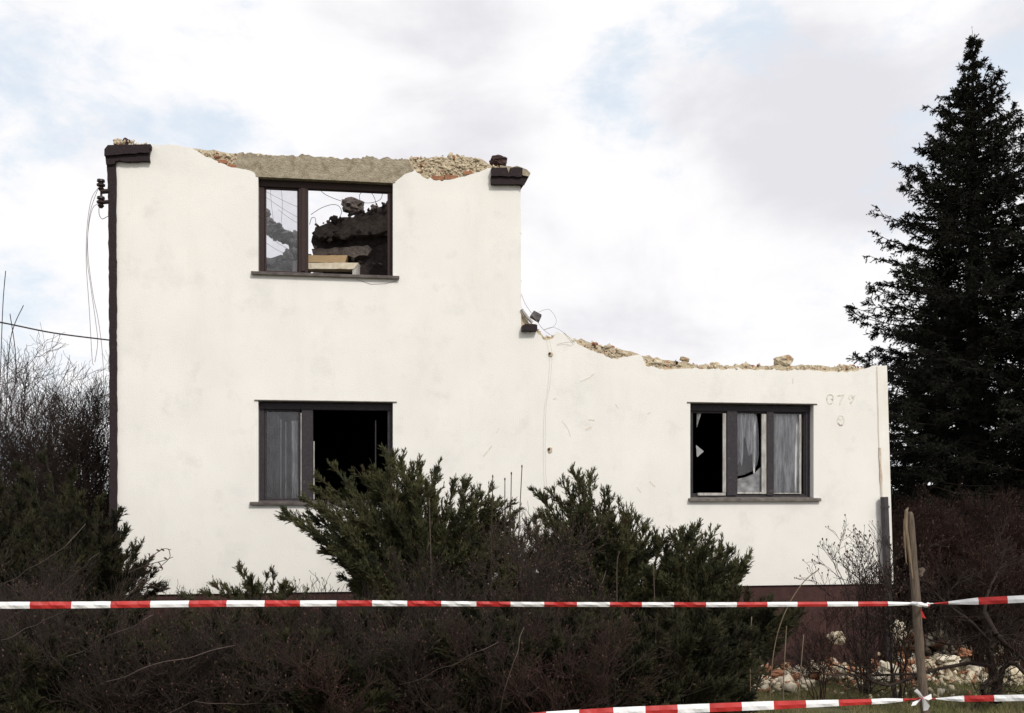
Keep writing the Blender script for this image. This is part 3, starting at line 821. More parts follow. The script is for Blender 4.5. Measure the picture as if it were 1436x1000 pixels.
curtain(409, 425, 590, 704, .27, 'curtain', 2, 'narrow grey gathered curtain strip just left of the lower left window mullion', amp=.02)
curtain(1029, 1062, 572, 665, .22, 'curtain', 2.2, 'torn pale curtain behind the broken middle light of the three-light window',
        shape=lambda t: 640 + 18 * math.sin(t * 9) + 10 * math.sin(t * 23))
curtain(1083, 1124, 572, 696, .225, 'curtain', 3.7, 'full length pale lace curtain behind the right light of the three-light window', amp=.034)

# insulator bracket on the corner
m = MB()
def hp(x, y, d): s, z = wl(x, y, d); return (s, d, z)
m.tube([hp(153, 268, -.02), hp(141, 269, -.02)], .03, 8); m.tube([hp(153, 283, -.02), hp(141, 284, -.02)], .026, 8)
m.tube([hp(142, 257, -.02), hp(142, 292, -.02)], .014, 8)
ib = m.build('insulator_bracket', 'insulator', house)
for yy in (260, 284):
    m = MB(); s, z = wl(141.5, yy, -.02)
    prof = [(.0, .0), (.045, .0), (.048, .02), (.026, .03), (.052, .045), (.05, .06), (.026, .07), (.04, .085), (.02, .105), (0.001, .11)]
    m.tube([(s, -.02, z + .07 - h * 1.3) for r, h in prof], [max(.002, r) for r, h in prof], 12)
    m.build('insulator', 'insulator', ib)

# ------------------------------------------------------------------ wires
def smooth_pts(P, k=6):
    P = [Vector(p) for p in P]; o = []
    for i in range(len(P) - 1):
        p0 = P[max(i - 1, 0)]; p1 = P[i]; p2 = P[i + 1]; p3 = P[min(i + 2, len(P) - 1)]
        for j in range(k):
            t = j / k
            o.append(.5 * ((2 * p1) + (p2 - p0) * t + (2 * p0 - 5 * p1 + 4 * p2 - p3) * t * t + (3 * p1 - p0 - 3 * p2 + p3) * t ** 3))
    o.append(P[-1]); return o
def wire(px, Y, r, mt, label, name='wire', group=None, cat='wire', k=6):
    P = smooth_pts([W(p[0], p[1], p[2] if len(p) > 2 else Y) for p in px], k)
    m = MB(); m.tube(P, r, 5)
    o = m.build(name, mt, None, origin=P[0], smooth=True); tag(o, label, cat, group); return o
wire([(-400, 395, 8), (-120, 430, 10), (0, 452, 11), (75, 467, 11.7), (153, 477, 12.25)], 12, .009, 'wire', 'thick dark cable running in from the left edge to the house corner', 'overhead_cable', cat='cable')
YW = 12.15
g = 'loose wires dangling from the insulators'
wire([(139, 262), (128, 280), (122, 320), (121, 370), (125, 430), (129, 500), (131, 512)], YW, .0035, 'wire_faint', 'loose wire from the top insulator bowing farthest out to the left', group=g)
wire([(140, 285), (130, 292), (124, 320), (122, 360), (127, 400), (134, 450), (137, 480), (133, 508)], YW + .03, .0035, 'wire_faint', 'loose wire from the lower insulator crossing the outer strand', group=g)
wire([(137, 266), (126, 300), (123, 350), (130, 410), (138, 450), (144, 500), (146, 560)], YW + .06, .0035, 'wire_faint', 'longest loose wire, hanging closest to the dark corner board at its foot', group=g)
wire([(139, 290), (139, 300), (143, 307), (150, 304), (154, 302)], YW, .004, 'wire', 'short wire loop under the lower insulator back to the corner', group=g)
wire([(770, 474), (774, 500), (771, 540), (766, 570), (764.5, 620), (765, 660), (768, 690)], 13.02, .0022, 'wire_pale', 'thin cable hanging down the plaster beside the two plugged holes')
wire([(731, 412), (736, 425), (743, 436), (750, 446), (760, 460), (772, 470)], 13.0, .003, 'wire_faint', 'fine wire slanting past the tilted stub of block at the tower corner')
wire([(755, 438), (770, 434), (780, 448), (776, 458), (762, 463), (775, 459), (790, 466), (806, 481)], 13.1, .0022, 'wire_faint', 'tangled fine wire curling over the low dip in the wing wall')
wire([(781, 483), (795, 480), (806, 480)], 13.08, .002, 'wire_faint', 'short faint wire lying across plaster below the dip in the wing wall')

# ------------------------------------------------------------------ wreckage seen through the upper window
def slab(px, Y0, Y1, mt, label, name='concrete_slab', rough=.02, tilt=0.0, cat='slab', mats=None):
    """solid piece: outline at its own distance, real depth Y0..Y1"""
    P = [W(x, y, Y0) for x, y in px]
    pts = rough_line([(p.x, p.z) for p in P] + [(P[0].x, P[0].z)], .06, rough, Y0 * 3.1)[:-1]
    ar = sum(pts[i][0] * pts[(i + 1) % len(pts)][1] - pts[(i + 1) % len(pts)][0] * pts[i][1] for i in range(len(pts)))
    if ar < 0: pts.reverse()
    m = MB(); m.prism(pts, [], Y0, Y1)
    if tilt: m.v = [(v[0], v[1], v[2] + (v[1] - Y0) * tilt) for v in m.v]
    c = (sum(p[0] for p in pts) / len(pts), (Y0 + Y1) / 2, min(p[1] for p in pts))
    o = m.build(name, mt, None, origin=c); tag(o, label, cat); return o
slab([(442, 318), (470, 310), (505, 303), (535, 302), (548, 306), (546, 322), (520, 329), (480, 331), (448, 334), (440, 328)], 13.5, 14.6, 'slab', 'uppermost tilted concrete slab seen through the upper window', tilt=-.1)
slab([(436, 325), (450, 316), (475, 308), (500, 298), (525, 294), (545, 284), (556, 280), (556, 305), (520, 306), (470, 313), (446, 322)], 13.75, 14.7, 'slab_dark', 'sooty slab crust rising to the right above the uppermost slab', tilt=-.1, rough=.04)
slab([(438, 330), (548, 318), (552, 352), (500, 352), (440, 347)], 13.65, 14.6, 'slab_dark', 'black filler slab standing in for the shaded gap below the uppermost slab', tilt=-.1, rough=.03)  # no real slab: black filler paints the shade in the gap
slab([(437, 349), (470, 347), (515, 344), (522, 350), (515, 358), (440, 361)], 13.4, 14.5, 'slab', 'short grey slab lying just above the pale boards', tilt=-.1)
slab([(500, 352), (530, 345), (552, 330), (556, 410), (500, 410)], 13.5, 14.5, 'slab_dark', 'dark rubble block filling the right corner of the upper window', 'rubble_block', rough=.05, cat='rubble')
m = MB(); c = W(494, 289.5, 13.9)
m.rock(c, (.155, .13, .11), 4.0, .45, 0, .2, 3); m.rock(c + Vector((.10, 0, -.05)), (.07, .08, .08), 8, .4, 0, 0, 2)
tag(m.build('rubble_chunk', 'slab', None, origin=c), 'brown lump dangling on bent wires in the upper window', 'rubble')
# pale boards
def board(px, Y0, Y1, label, mt='board'):
    return slab(px, Y0, Y1, mt, label, 'wooden_board', rough=.004, cat='board')
board([(431, 358), (487, 358), (484, 368), (431, 368)], 13.35, 13.5, 'pale orange board behind, on top of the stack in the upper window', 'board')
board([(430, 368.5), (503, 368.5), (496, 377), (430, 377)], 13.05, 13.25, 'pale yellow board with a slanted end at the foot of the upper window', 'whitechunk')
board([(494, 375), (503, 370), (502, 390), (494, 390)], 13.06, 13.2, 'short upright board end right of the pale yellow board', 'palewood')
board([(410, 366), (419, 365), (419, 384), (410, 384)], 13.0, 13.1, 'small upright pale block at the foot of the glazed left light', 'palewood')
# grey debris behind the left light, floor pile
def debris_mass(items, mt, label, name='debris_pile', cat='debris', Y=14.0):
    m = MB(); o0 = None
    for i, (x, y, rx, rz, Yd) in enumerate(items):
        c = W(x, y, Y + Yd); k = (Y + Yd) / F
        if o0 is None: o0 = c
        m.rock(c, (rx * k, .22, rz * k), i * 1.7 + 3, .6, 0, random.uniform(-.6, .6), 3)
    o = m.build(name, mt, None, origin=o0); tag(o, label, cat); return o
debris_mass([(368, 303, 11, 11, .2), (372, 316, 14, 8, .1), (388, 325, 13, 6, 0), (402, 333, 12, 7, 0), (414, 338, 9, 11, .1), (418, 355, 9, 13, .2), (424, 368, 10, 18, 0), (406, 362, 7, 9, .1)], 'greydebris',
            'grey clump of plaster and lath hanging behind the glazed left light')
debris_mass([(370, 374, 18, 13, .1), (388, 374, 18, 12, .2), (405, 378, 14, 12, .1), (380, 392, 30, 14, 0)], 'greydebris', 'low grey rubble heap behind the foot of the glazed left light')
# dark rubble pile on the upper floor carrying the slabs
n = 500
cx = rng.uniform(-4.0, -1.2, n); cy = rng.uniform(13.4, 15.6, n); top = 5.45 - .35 * np.abs(cy - 14.4)
cz = 4.5 + (top - 4.5) * rng.random(n)
V, Fc, I = chunks(np.stack([cx, cy, cz], 1), rng.uniform(.08, .24, n), 2, [.6, .4])
o = np_mesh('rubble', V, Fc, ['slab', 'slab_dark'], I, origin=(-2.7, 14.3, 4.5)); tag(o, 'loose dark rubble heaped on the upper floor inside the window', 'rubble', kind='stuff')
n = 120
qx = rng.uniform(442, 552, n); t = rng.random(n)
yl = rng.choice([0, 1, 2], n); yy_ = np.where(yl == 0, 319 - (qx - 438) * .33, np.where(yl == 1, 331 - (qx - 438) * .06, 350 + (qx - 438) * .25)) + rng.normal(0, 2.5, n)
Yc = rng.uniform(13.38, 13.75, n)
cc_ = np.stack([(qx - CX) / F * Yc, Yc, CAM_Z - (yy_ - HY) / F * Yc], 1)
V, Fc, I = chunks(cc_, rng.uniform(.012, .042, n), 2, [.45, .55], cubes=.6)
o = np_mesh('rubble', V, Fc, ['slab', 'slab_dark'], I, origin=(-2.3, 13.5, 6.0)); tag(o, 'broken concrete bits clinging to the edges of the stacked slabs', 'rubble', kind='stuff')
# wires inside the upper window
g = 'bent reinforcing wires in the upper window'
wire([(445, 262), (455, 272), (470, 279), (483, 283), (492, 284)], 13.8, .004, 'wire', 'bent wire sagging from the window head to the dangling lump', group=g)
wire([(436, 301), (450, 292), (465, 287), (475, 289), (479, 298), (474, 308)], 13.8, .004, 'wire', 'wire arching left of the dangling lump', group=g)
wire([(506, 284), (520, 284.5), (533, 280), (537, 270), (540, 263)], 13.8, .004, 'wire', 'wire leaving the lump to the right window head', group=g)
wire([(506, 284), (504, 274), (511, 268), (520, 270), (526, 280), (528, 296)], 13.85, .004, 'wire', 'looped wire standing over the right side of the lump', group=g)
wire([(434, 315), (437, 306), (442, 306), (443, 316)], 13.85, .004, 'wire', 'tiny wire hook beside the window mullion', group=g)
wire([(441, 259), (438, 267), (433, 264)], 13.7, .004, 'wire', 'little wire curl at the top of the right light', group=g)
g = 'straight lath wires behind the glazed light'
for i, (a, b) in enumerate([((372, 268), (419, 291)), ((372, 276), (419, 306)), ((390, 294), (419, 314)), ((372, 328), (405, 350)), ((372, 340), (400, 356))]):
    wire([a, ((a[0] + b[0]) / 2, (a[1] + b[1]) / 2 + 1), b], 13.9, .003, 'wire_faint', 'thin straight wire, %s of those slanting behind the glazed light' % ['topmost', 'second from the top', 'middle one', 'second from the bottom', 'lowest'][i], group=g)
wire([(379, 264), (381, 290), (384, 312)], 13.8, .003, 'wire_faint', 'upright wire at the left of the glazed light')
wire([(394, 264), (396, 285), (394, 318)], 13.8, .003, 'wire_faint', 'upright wire near the middle of the glazed light')

# chunks resting on the walls
def chunk(x, y, d, size, mt, label, seed=1., rot=0., name='rubble_chunk', rough=.4, sub=3):
    s, z = wl(x, y, d); c = w2(s, d, z); m = MB(); m.rock(c, size, seed, rough, 0, rot, sub)
    o = m.build(name, mt, None, origin=c); tag(o, label, 'rubble'); return o
chunk(699, 226.5, .12, (.128, .12, .066), 'darkbrick', 'dark reddish brick lump lying on the tower corner above the cornice', 3.3, .08)
chunk(1098, 507, .12, (.135, .12, .085), 'masonry', 'big rounded ochre lump sitting alone on the wing wall top', 5.1, -.1)
chunk(178, 200, .1, (.055, .06, .05), 'darkbrick', 'small dark pointed lump on top of the left cornice', 2.2, .5)
chunk(166, 200, .14, (.06, .06, .045), 'mortar', 'pale crumbly lump at the outer left corner of the tower top', 9.2, .1)
chunk(858, 488, .1, (.04, .04, .038), 'brick', 'small red brick piece standing up from the sloping wall edge', 7.2, .3)
chunk(1003, 511, .1, (.07, .06, .032), 'creamstone', 'flat cream stone left of the middle of the wing wall top', 6.2, .1)
chunk(960, 504, .1, (.07, .06, .03), 'masonry', 'flat tan stone on the wing wall above the plain plaster', 4.4, .2)
s, z = wl(751, 444, .1); c = w2(s, .1, z)
m = MB(); m.box(-.062, .062, -.08, .08, -.05, .05, j=.012)
rm = Matrix.Rotation(.48, 3, 'Y'); m.v = [tuple(rm @ Vector(v) + c) for v in m.v]
tag(m.build('rubble_chunk', 'greydebris', None, origin=c, bevel=.006), 'square grey block tilted on edge in the nook beside the tower', 'rubble')

# ------------------------------------------------------------------ trees and shrubs
def spruce(base, height, rad, label, seed_dens=1.0, zmin=.12, lean=0.0):
    base = np.array(base, float)
    root = empty('spruce_tree', tuple(base)); tag(root, label, 'tree')
    # trunk
    m = MB(); K = 14
    m.tube([(lean * (i / K) ** 2, 0, height * i / K) for i in range(K + 1)], [.20 * (1 - i / K) ** .9 + .008 for i in range(K + 1)], 10)
    m.build('trunk', 'bark', root)
    p0 = []; p1 = []; p2 = []; wt_ = []
    z = height * zmin; ph = 0.0
    while z < height - .15:
        f = 1 - z / height
        L = rad * (f ** .8) * 1.0
        if f < .062: L = .05 + 2.6 * f; z += .09
        elif f < .09: z += .1; L *= .45
        nb = 9 if f > .22 else (7 if f > .1 else 3)
        for k in range(nb):
            a = ph + k * 2 * math.pi / nb + random.uniform(-.3, .3)
            l = max(.10, L * random.choice([.62, .8, .9, 1.0, 1.12]) * random.uniform(.85, 1.12))
            if f < .12: l *= random.uniform(.5, 1.3)
            el = math.radians(-12 + 52 * (1 - f) ** 2.2 + random.uniform(-8, 8))
            st = np.array([lean * (z / height) ** 2, 0, z])
            d = np.array([math.cos(a) * math.cos(el), math.sin(a) * math.cos(el), math.sin(el)])
            tip = st + d * l + UP * l * .10
            p0.append(st); p1.append(st + d * l * .55 - UP * l * .09); p2.append(tip)
        ph += 1.1; z += (.17 + .06 * f) / seed_dens
    B = bez(np.array(p0), np.array(p1), np.array(p2), 8, .02)
    bl = np.linalg.norm(np.array(p2) - np.array(p0), axis=1)
    top = np.array([[[lean, 0, height - .25 + .0], [lean, 0, height - .1], [lean + .01, 0, height + .05], [lean - .02, 0, height + .28]]])
    # secondary twigs, length scaled with the branch
    S = []
    for lo, hi, ln in ((.0, .9, (.05, .13)), (.9, 1.8, (.22, .5)), (1.8, 9, (.3, .75))):
        sel = B[(bl >= lo) & (bl < hi)]
        if len(sel): S.append(grow(sel, int((9, 18, 24)[int(lo / .9)]), (.12, 1), (35, 62), ln, 4, -.08, .02, .62, True, .03))
    T = [grow(s, 7, (.2, 1), (25, 50), (.06, .18), 3, -.25, -.1, .4, False, .03) for s in S]
    allc3 = np.concatenate(T)
    tb = joinQ([tubes(B, .022, .004), ] + [tubes(s, .007, .002) for s in S] + [tubes(top, .008, .003)])
    np_mesh('branches', tb[0], tb[1], 'bark', parent=root)
    nd = [needles(B, 56, (.025, .05), (.010, .020), (30, 60), (.1, 1)), needles(allc3, 13, (.024, .05), (.013, .024), (20, 50)), needles(top, 10, (.02, .04), (.005, .008), (30, 60))]
    for s in S: nd.append(needles(s, 26, (.024, .05), (.012, .023), (25, 55)))
    V, Fc = joinQ(nd)
    np_mesh('crown', V, Fc, 'spruce', parent=root)
    return root
YS = 20.0
b = W(1364, 0, YS); spruce((b.x, YS, 0), W(0, 56, YS).z, 3.7, 'tall dark spruce with a thin bare leader, standing beyond the wing wall', 1.2)
b = W(1500, 0, 18.2); spruce((b.x, 18.2, 0), W(0, 120, 18.2).z, 3.1, 'second dark spruce cut by the right picture edge')
b = W(1322, 0, 23.); spruce((b.x, 23., 0), W(0, 385, 23).z, 3.3, 'shorter spruce hidden low behind the wing wall and the tall spruce', 1.0)

def juniper(base_px, Yb, tips, label, n_fill=40, poly=None, mt='juniper', spread=.6, mats=None, dens=1.0, sec=(.18, .48)):
    bx = W(base_px, 0, Yb).x
    base = np.array([bx, Yb, float(gz(bx, Yb))])
    root = empty('juniper_shrub', tuple(base)); tag(root, label, 'shrub')
    P = [(x, y, Yb + rng.uniform(-spread * .4, spread * .4)) for x, y in tips]
    def inside(x, y):
        c = False
        for i in range(len(poly)):
            (x1, y1), (x2, y2) = poly[i], poly[i - 1]
            if (y1 > y) != (y2 > y) and x < (x2 - x1) * (y - y1) / (y2 - y1) + x1: c = not c
        return c
    xs = [p[0] for p in poly]; ys = [p[1] for p in poly]
    while len(P) < len(tips) + n_fill:
        x, y = rng.uniform(min(xs), max(xs)), rng.uniform(min(ys), max(ys))
        if inside(x, y): P.append((x, y, Yb + rng.uniform(-spread, spread)))
    tip = np.array([list(W(*p)) for p in P])
    st = base[None] + rng.normal(0, .12, (len(P), 3)) * np.array([1.2, 1, 0]) + np.array([0, 0, .02])
    rel = tip - st
    kk = rng.uniform(-.07, .07, (len(P), 1))
    out_ = np.clip(np.abs(rel[:, :1]) / (rel[:, 2:3] + .3), 0, 1)
    ctrl = st + rel * (np.array([.34, .34, .70]) + kk + out_ * np.array([-.04, -.04, .18]))
    B = bez(st, ctrl, tip, 9, .015)
    # foliage shoots: fan of shoots near each branch end, plus along the branch
    S = grow(B, int(34 * dens), (.34, .98), (10, 32), sec, 4, .0, .08, .72, False, .04)
    T = grow(S, 10, (.05, .97), (14, 32), (.04, .13), 3, .0, .10, .7, False, .03)
    tb = joinQ([tubes(B, .014, .003), tubes(S, .004, .0015)])
    np_mesh('branches', tb[0], tb[1], 'bark', parent=root, origin=tuple(base))
    V, Fc = joinQ([needles(S, 13, (.022, .05), (.007, .012), (10, 32)), needles(T, 9, (.02, .045), (.006, .011), (8, 26)),
                   needles(B, 50, (.03, .06), (.007, .012), (10, 30), (.5, 1))])
    np_mesh('foliage', V, Fc, mt, parent=root, origin=tuple(base))
    return root
juniper(600, 10.6, [(386, 716), (396, 722), (415, 735), (440, 752), (458, 775), (480, 812), (492, 828), (440, 684), (448, 672), (470, 655), (497, 655), (520, 646), (540, 630), (549, 632), (562, 640), (577, 650),
                    (590, 655), (585, 662), (612, 656), (640, 675), (655, 676), (690, 686), (672, 690), (715, 705), (724, 716), (430, 715), (425, 700), (610, 668), (560, 650)],
        'large green juniper with spreading sprays overlapping the lower left window', 210,
        [(425, 712), (500, 665), (560, 652), (600, 668), (690, 695), (725, 720), (735, 860), (560, 900), (498, 835), (470, 785), (435, 745)])
juniper(860, 10.5, [(745, 684), (758, 694), (775, 690), (790, 680), (806, 662), (828, 661), (815, 672), (800, 700), (826, 700), (848, 694), (856, 700), (840, 708), (876, 716), (884, 722), (868, 706), (905, 735), (895, 728), (922, 748), (930, 755), (766, 682)],
        'middle juniper with an upright curved spray right of the bare stems', 190,
        [(735, 730), (800, 695), (850, 715), (930, 765), (960, 900), (800, 980), (690, 940), (690, 790), (735, 780)])
juniper(960, 10.2, [(975, 741), (968, 748), (998, 750), (990, 756), (1012, 768), (1050, 781), (1044, 790), (1036, 797), (1042, 806), (1028, 816), (1010, 820), (945, 756), (958, 752), (935, 768), (1022, 775), (1032, 828)],
        'right hand juniper with wind-swept sprays pointing at the wing foundation', 120,
        [(935, 780), (975, 760), (1020, 785), (1035, 800), (1020, 860), (1000, 900), (900, 960), (900, 800)])
juniper(1000, 9.6, [(1118, 868), (1110, 856), (1090, 850), (1100, 880), (1090, 900), (1060, 925), (1045, 945), (1120, 860), (1075, 845), (1050, 840), (1030, 838), (1080, 912), (1060, 860)],
        'low dark juniper spreading over the ground left of the brick rubble', 95,
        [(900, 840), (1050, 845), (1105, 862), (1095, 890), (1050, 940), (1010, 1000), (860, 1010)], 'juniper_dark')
juniper(745, 10.8, [(722, 728), (738, 736), (752, 728), (765, 738), (778, 750), (712, 745), (730, 752)], 'small low juniper closing the gap between the large and the middle juniper', 45,
        [(700, 760), (740, 738), (790, 752), (800, 900), (690, 900)], sec=(.10, .28))
juniper(105, 10.6, [(178, 745), (196, 765), (205, 790), (190, 782), (215, 806), (205, 800), (222, 818), (175, 752), (186, 772), (60, 640), (100, 655), (140, 700), (165, 720), (20, 650), (180, 800), (230, 825), (-30, 640)],
        'dense dark juniper against the left house corner', 110,
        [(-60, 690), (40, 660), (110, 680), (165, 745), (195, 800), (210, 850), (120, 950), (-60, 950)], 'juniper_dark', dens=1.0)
juniper(370, 10.9, [(335, 795), (345, 803), (352, 805), (382, 797), (376, 808), (403, 815), (395, 822), (362, 822), (300, 822), (312, 820), (325, 824), (284, 828), (250, 832), (410, 828), (430, 832), (330, 828)],
        'low sprig-like juniper just showing above the tape in front of the white wall', 20,
        [(240, 838), (430, 836), (450, 900), (250, 900)], 'juniper', dens=.7, sec=(.07, .20))
juniper(-70, 9.2, [(-60, 700), (0, 690), (30, 700), (50, 730), (80, 770), (110, 790)], 'dark juniper half out of the picture at the left edge', 70,
        [(-120, 700), (20, 700), (80, 770), (140, 900), (100, 1000), (-100, 1000)], 'juniper_dark')
# low dark ground junipers carrying the hedge in front
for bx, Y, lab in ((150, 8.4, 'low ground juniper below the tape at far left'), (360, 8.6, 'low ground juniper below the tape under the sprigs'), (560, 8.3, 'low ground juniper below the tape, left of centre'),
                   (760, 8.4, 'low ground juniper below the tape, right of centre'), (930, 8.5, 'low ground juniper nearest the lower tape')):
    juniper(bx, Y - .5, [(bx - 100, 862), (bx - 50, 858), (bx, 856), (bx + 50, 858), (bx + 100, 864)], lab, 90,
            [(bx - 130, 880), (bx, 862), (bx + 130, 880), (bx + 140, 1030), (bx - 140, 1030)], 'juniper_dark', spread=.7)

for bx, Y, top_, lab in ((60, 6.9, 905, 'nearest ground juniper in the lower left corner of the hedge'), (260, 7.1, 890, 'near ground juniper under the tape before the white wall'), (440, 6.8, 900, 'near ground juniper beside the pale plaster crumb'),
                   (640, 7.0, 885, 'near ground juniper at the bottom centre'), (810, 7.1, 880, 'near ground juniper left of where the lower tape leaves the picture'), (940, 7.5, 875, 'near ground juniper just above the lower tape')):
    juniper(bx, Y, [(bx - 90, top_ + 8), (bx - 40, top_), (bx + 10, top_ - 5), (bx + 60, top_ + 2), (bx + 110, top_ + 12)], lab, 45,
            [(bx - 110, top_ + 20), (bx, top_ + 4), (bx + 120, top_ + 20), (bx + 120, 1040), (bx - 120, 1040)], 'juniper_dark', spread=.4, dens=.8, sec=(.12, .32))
# bare deciduous shrubs
def bare_shrub(loc, h, w, label, stems=14, mt='twig', group=None, levels=((7, .5), (6, .34), (3, .2)), buds=0, r=.012, lean=(0, 0), name='bare_shrub', thin=.0016, cat='shrub', spread_ang=(22, 55), bud_r=.012):
    base = np.array([loc[0], loc[1], float(gz(loc[0], loc[1]))])
    root = empty(name, tuple(base)); tag(root, label, cat, group)
    a = rng.uniform(0, 2 * np.pi, stems); rr = np.sqrt(rng.uniform(0, 1, stems)) * w
    tip = np.stack([np.cos(a) * rr + lean[0], np.sin(a) * rr * .8 + lean[1], h * rng.uniform(.65, 1, stems)], 1)
    st = np.stack([np.cos(a), np.sin(a), 0 * a], 1) * .08 * rng.random((stems, 1))
    B = bez(st, tip * np.array([.35, .35, .6]), tip, 8, .03 * h)
    parts = [tubes(B, r, r * .25, 5)]
    C = B; rc = r * .5; tot = []
    for per, lf in levels:
        C = grow(C, per, (.2, 1), spread_ang, (lf * h * .5, lf * h), 5, .18, .12, .5, False, .05)
        parts.append(tubes(C, rc, max(thin, rc * .3))); tot.append(C); rc = max(thin, rc * .5)
    V, Fc = joinQ(parts)
    np_mesh('branches', V, Fc, mt, parent=root)
    if buds:
        E = tot[-1][:, -1]; E = E[rng.random(len(E)) < buds]
        n = len(E)
        bv, bf = ICO
        v = (bv[None] * np.array([.7, .7, 1.2]) * rng.uniform(.6, 1.1, (n, 1, 1)) * bud_r + E[:, None]).reshape(-1, 3)
        f = (bf[None] + (np.arange(n) * len(bv))[:, None, None]).reshape(-1, 3)
        np_mesh('buds', v, f, 'bud', parent=root)['kind'] = 'stuff'
    return root
def at(x, Y): return ((x - CX) / F * Y, Y)
# behind the left end of the house
for x, Y, h, lab in ((-30, 15.5, 5.1, 'tallest bare tree thicket at the left edge with long whips against the sky'), (40, 14.5, 4.3, 'bare bush of fine twigs second from the left edge'),
                     (85, 15.5, 4.7, 'bare bush of fine twigs midway between the left edge and the house'), (128, 14.8, 4.2, 'bare bush close to the dark house corner'), (10, 17, 4.9, 'bare bush farther back at the left edge'),
                     (110, 18, 5.0, 'farther bare bush seen between the hanging wires and the corner')):
    bare_shrub(at(x, Y), h * .82, 1.15, lab, 22, 'twig', None, ((7, .34), (6, .2), (2, .12)), r=.016, thin=.0026)
# whips
for i, (a, b_, c_) in enumerate([((8, 600), (14, 480), (33, 428)), ((0, 540), (4, 430), (8, 380)), ((20, 560), (22, 500), (14, 440))]):
    wire([a, b_, c_], 14.0, .006, 'twig_grey', 'long upright whip %s' % ['leaning right over the cable at the left edge', 'rising highest along the left edge', 'with knobbly buds near the left edge'][i], 'bare_whip', cat='branch')
# hedge in front
g = 'bare deciduous shrubs of the front hedge'
lab = 'tangled bare brown shrub of the dark front hedge behind the upper tape'
for x, Y, h in ((40, 8.2, 1.5), (140, 7.7, 1.25), (250, 8.0, 1.2), (350, 7.6, 1.1), (455, 8.0, 1.25), (545, 7.6, 1.3), (60, 7.0, 1.3), (200, 6.9, 1.0), (500, 6.9, .95), (350, 6.8, .95), (650, 6.9, 1.0), (780, 6.9, 1.0)):
    bare_shrub(at(x, Y), h, .75, lab, 16, random.choice(['twig', 'twig', 'twig_grey', 'twig_red']), g, ((7, .45), (6, .26), (3, .16)), r=.008, thin=.0016, buds=.12, bud_r=.008)
bare_shrub(at(640, 8.8), 1.55, .5, 'bare brown shrub in front of the large juniper', 13, 'twig', None, ((6, .4), (6, .24), (3, .15)), r=.008, buds=.25, bud_r=.010)
bare_shrub(at(735, 9.0), 1.9, .5, 'bare shrub with pale gaps between the large and the middle juniper', 18, 'twig_grey', None, ((7, .36), (6, .22), (3, .14)), r=.008, buds=.25, bud_r=.010)
bare_shrub(at(815, 8.6), 1.5, .45, 'brown twiggy shrub in front of the middle juniper', 13, 'twig', None, ((7, .4), (6, .24), (3, .15)), r=.008, buds=.3, bud_r=.010)
# tall thin shoots
for i, (x, y, bx) in enumerate([(732, 654, 722), (717, 664, 718), (708, 672, 712), (691, 668, 690), (602, 700, 612), (868, 775, 866), (917, 808, 920)]):
    o = wire([(bx, 900), ((bx + x) / 2 - 2, 800), (x, y)], 9.2, [.0045][0], 'twig_pale' if i > 3 else 'twig_grey',
         'thin bare shoot %s' % ['rising highest in the gap between the junipers', 'just left of the highest gap shoot', 'shorter, third from the highest gap shoot', 'at the right shoulder of the large juniper', 'pale in front of the large juniper', 'before the right flank of the middle juniper', 'before the right hand juniper'][i], 'bare_shoot', cat='shoot')
    m = MB(); e = W(x, y, 9.2); m.rock((0, 0, 0), (.008, .008, .018), i, .2, 0, 0, 1)
    b2 = m.build('bud', 'bud', o); b2.location = e - o.location

# right: reddish hedge below the spruces
g = 'reddish bare bushes of the right hedge'
lab = 'dense reddish brown bare bush of the hedge below the spruces'
for x, Y, h in ((1265, 15.6, 2.15), (1310, 14.8, 2.2), (1360, 14.4, 2.15), (1410, 14.6, 2.2), (1455, 14.2, 2.2), (1340, 15.8, 2.4), (1400, 15.8, 2.4), (1460, 15.6, 2.5), (1290, 16.2, 2.4), (1500, 15, 2.4), (1370, 13.4, 1.75), (1425, 13.2, 1.7)):
    bare_shrub(at(x, Y), h * .92, .8, lab, 28, 'twig_red', g, ((8, .3), (7, .17), (3, .1)), r=.009, thin=.0024, buds=.10, bud_r=.012)
g = None
# budded shrub at the wing corner
bare_shrub(at(1212, 11.9), 1.9, .6, 'budded bare shrub spreading in front of the downpipe and foundation', 11, 'twig', None, ((5, .33), (4, .2), (2, .12)), r=.010, thin=.0022, buds=.9, bud_r=.013, lean=(0, 0))
bare_shrub(at(1258, 11.6), 1.95, .4, 'budded bare shrub right behind the stake', 10, 'twig', None, ((5, .33), (4, .2), (2, .12)), r=.010, thin=.0022, buds=.8, bud_r=.013, lean=(0, 0))
bare_shrub(at(1150, 11.4), 1.15, .6, 'low sparse brown shrub before the maroon foundation', 9, 'twig_red', None, ((6, .36), (5, .22), (3, .13)), r=.007, thin=.0018, buds=.3, bud_r=.01)
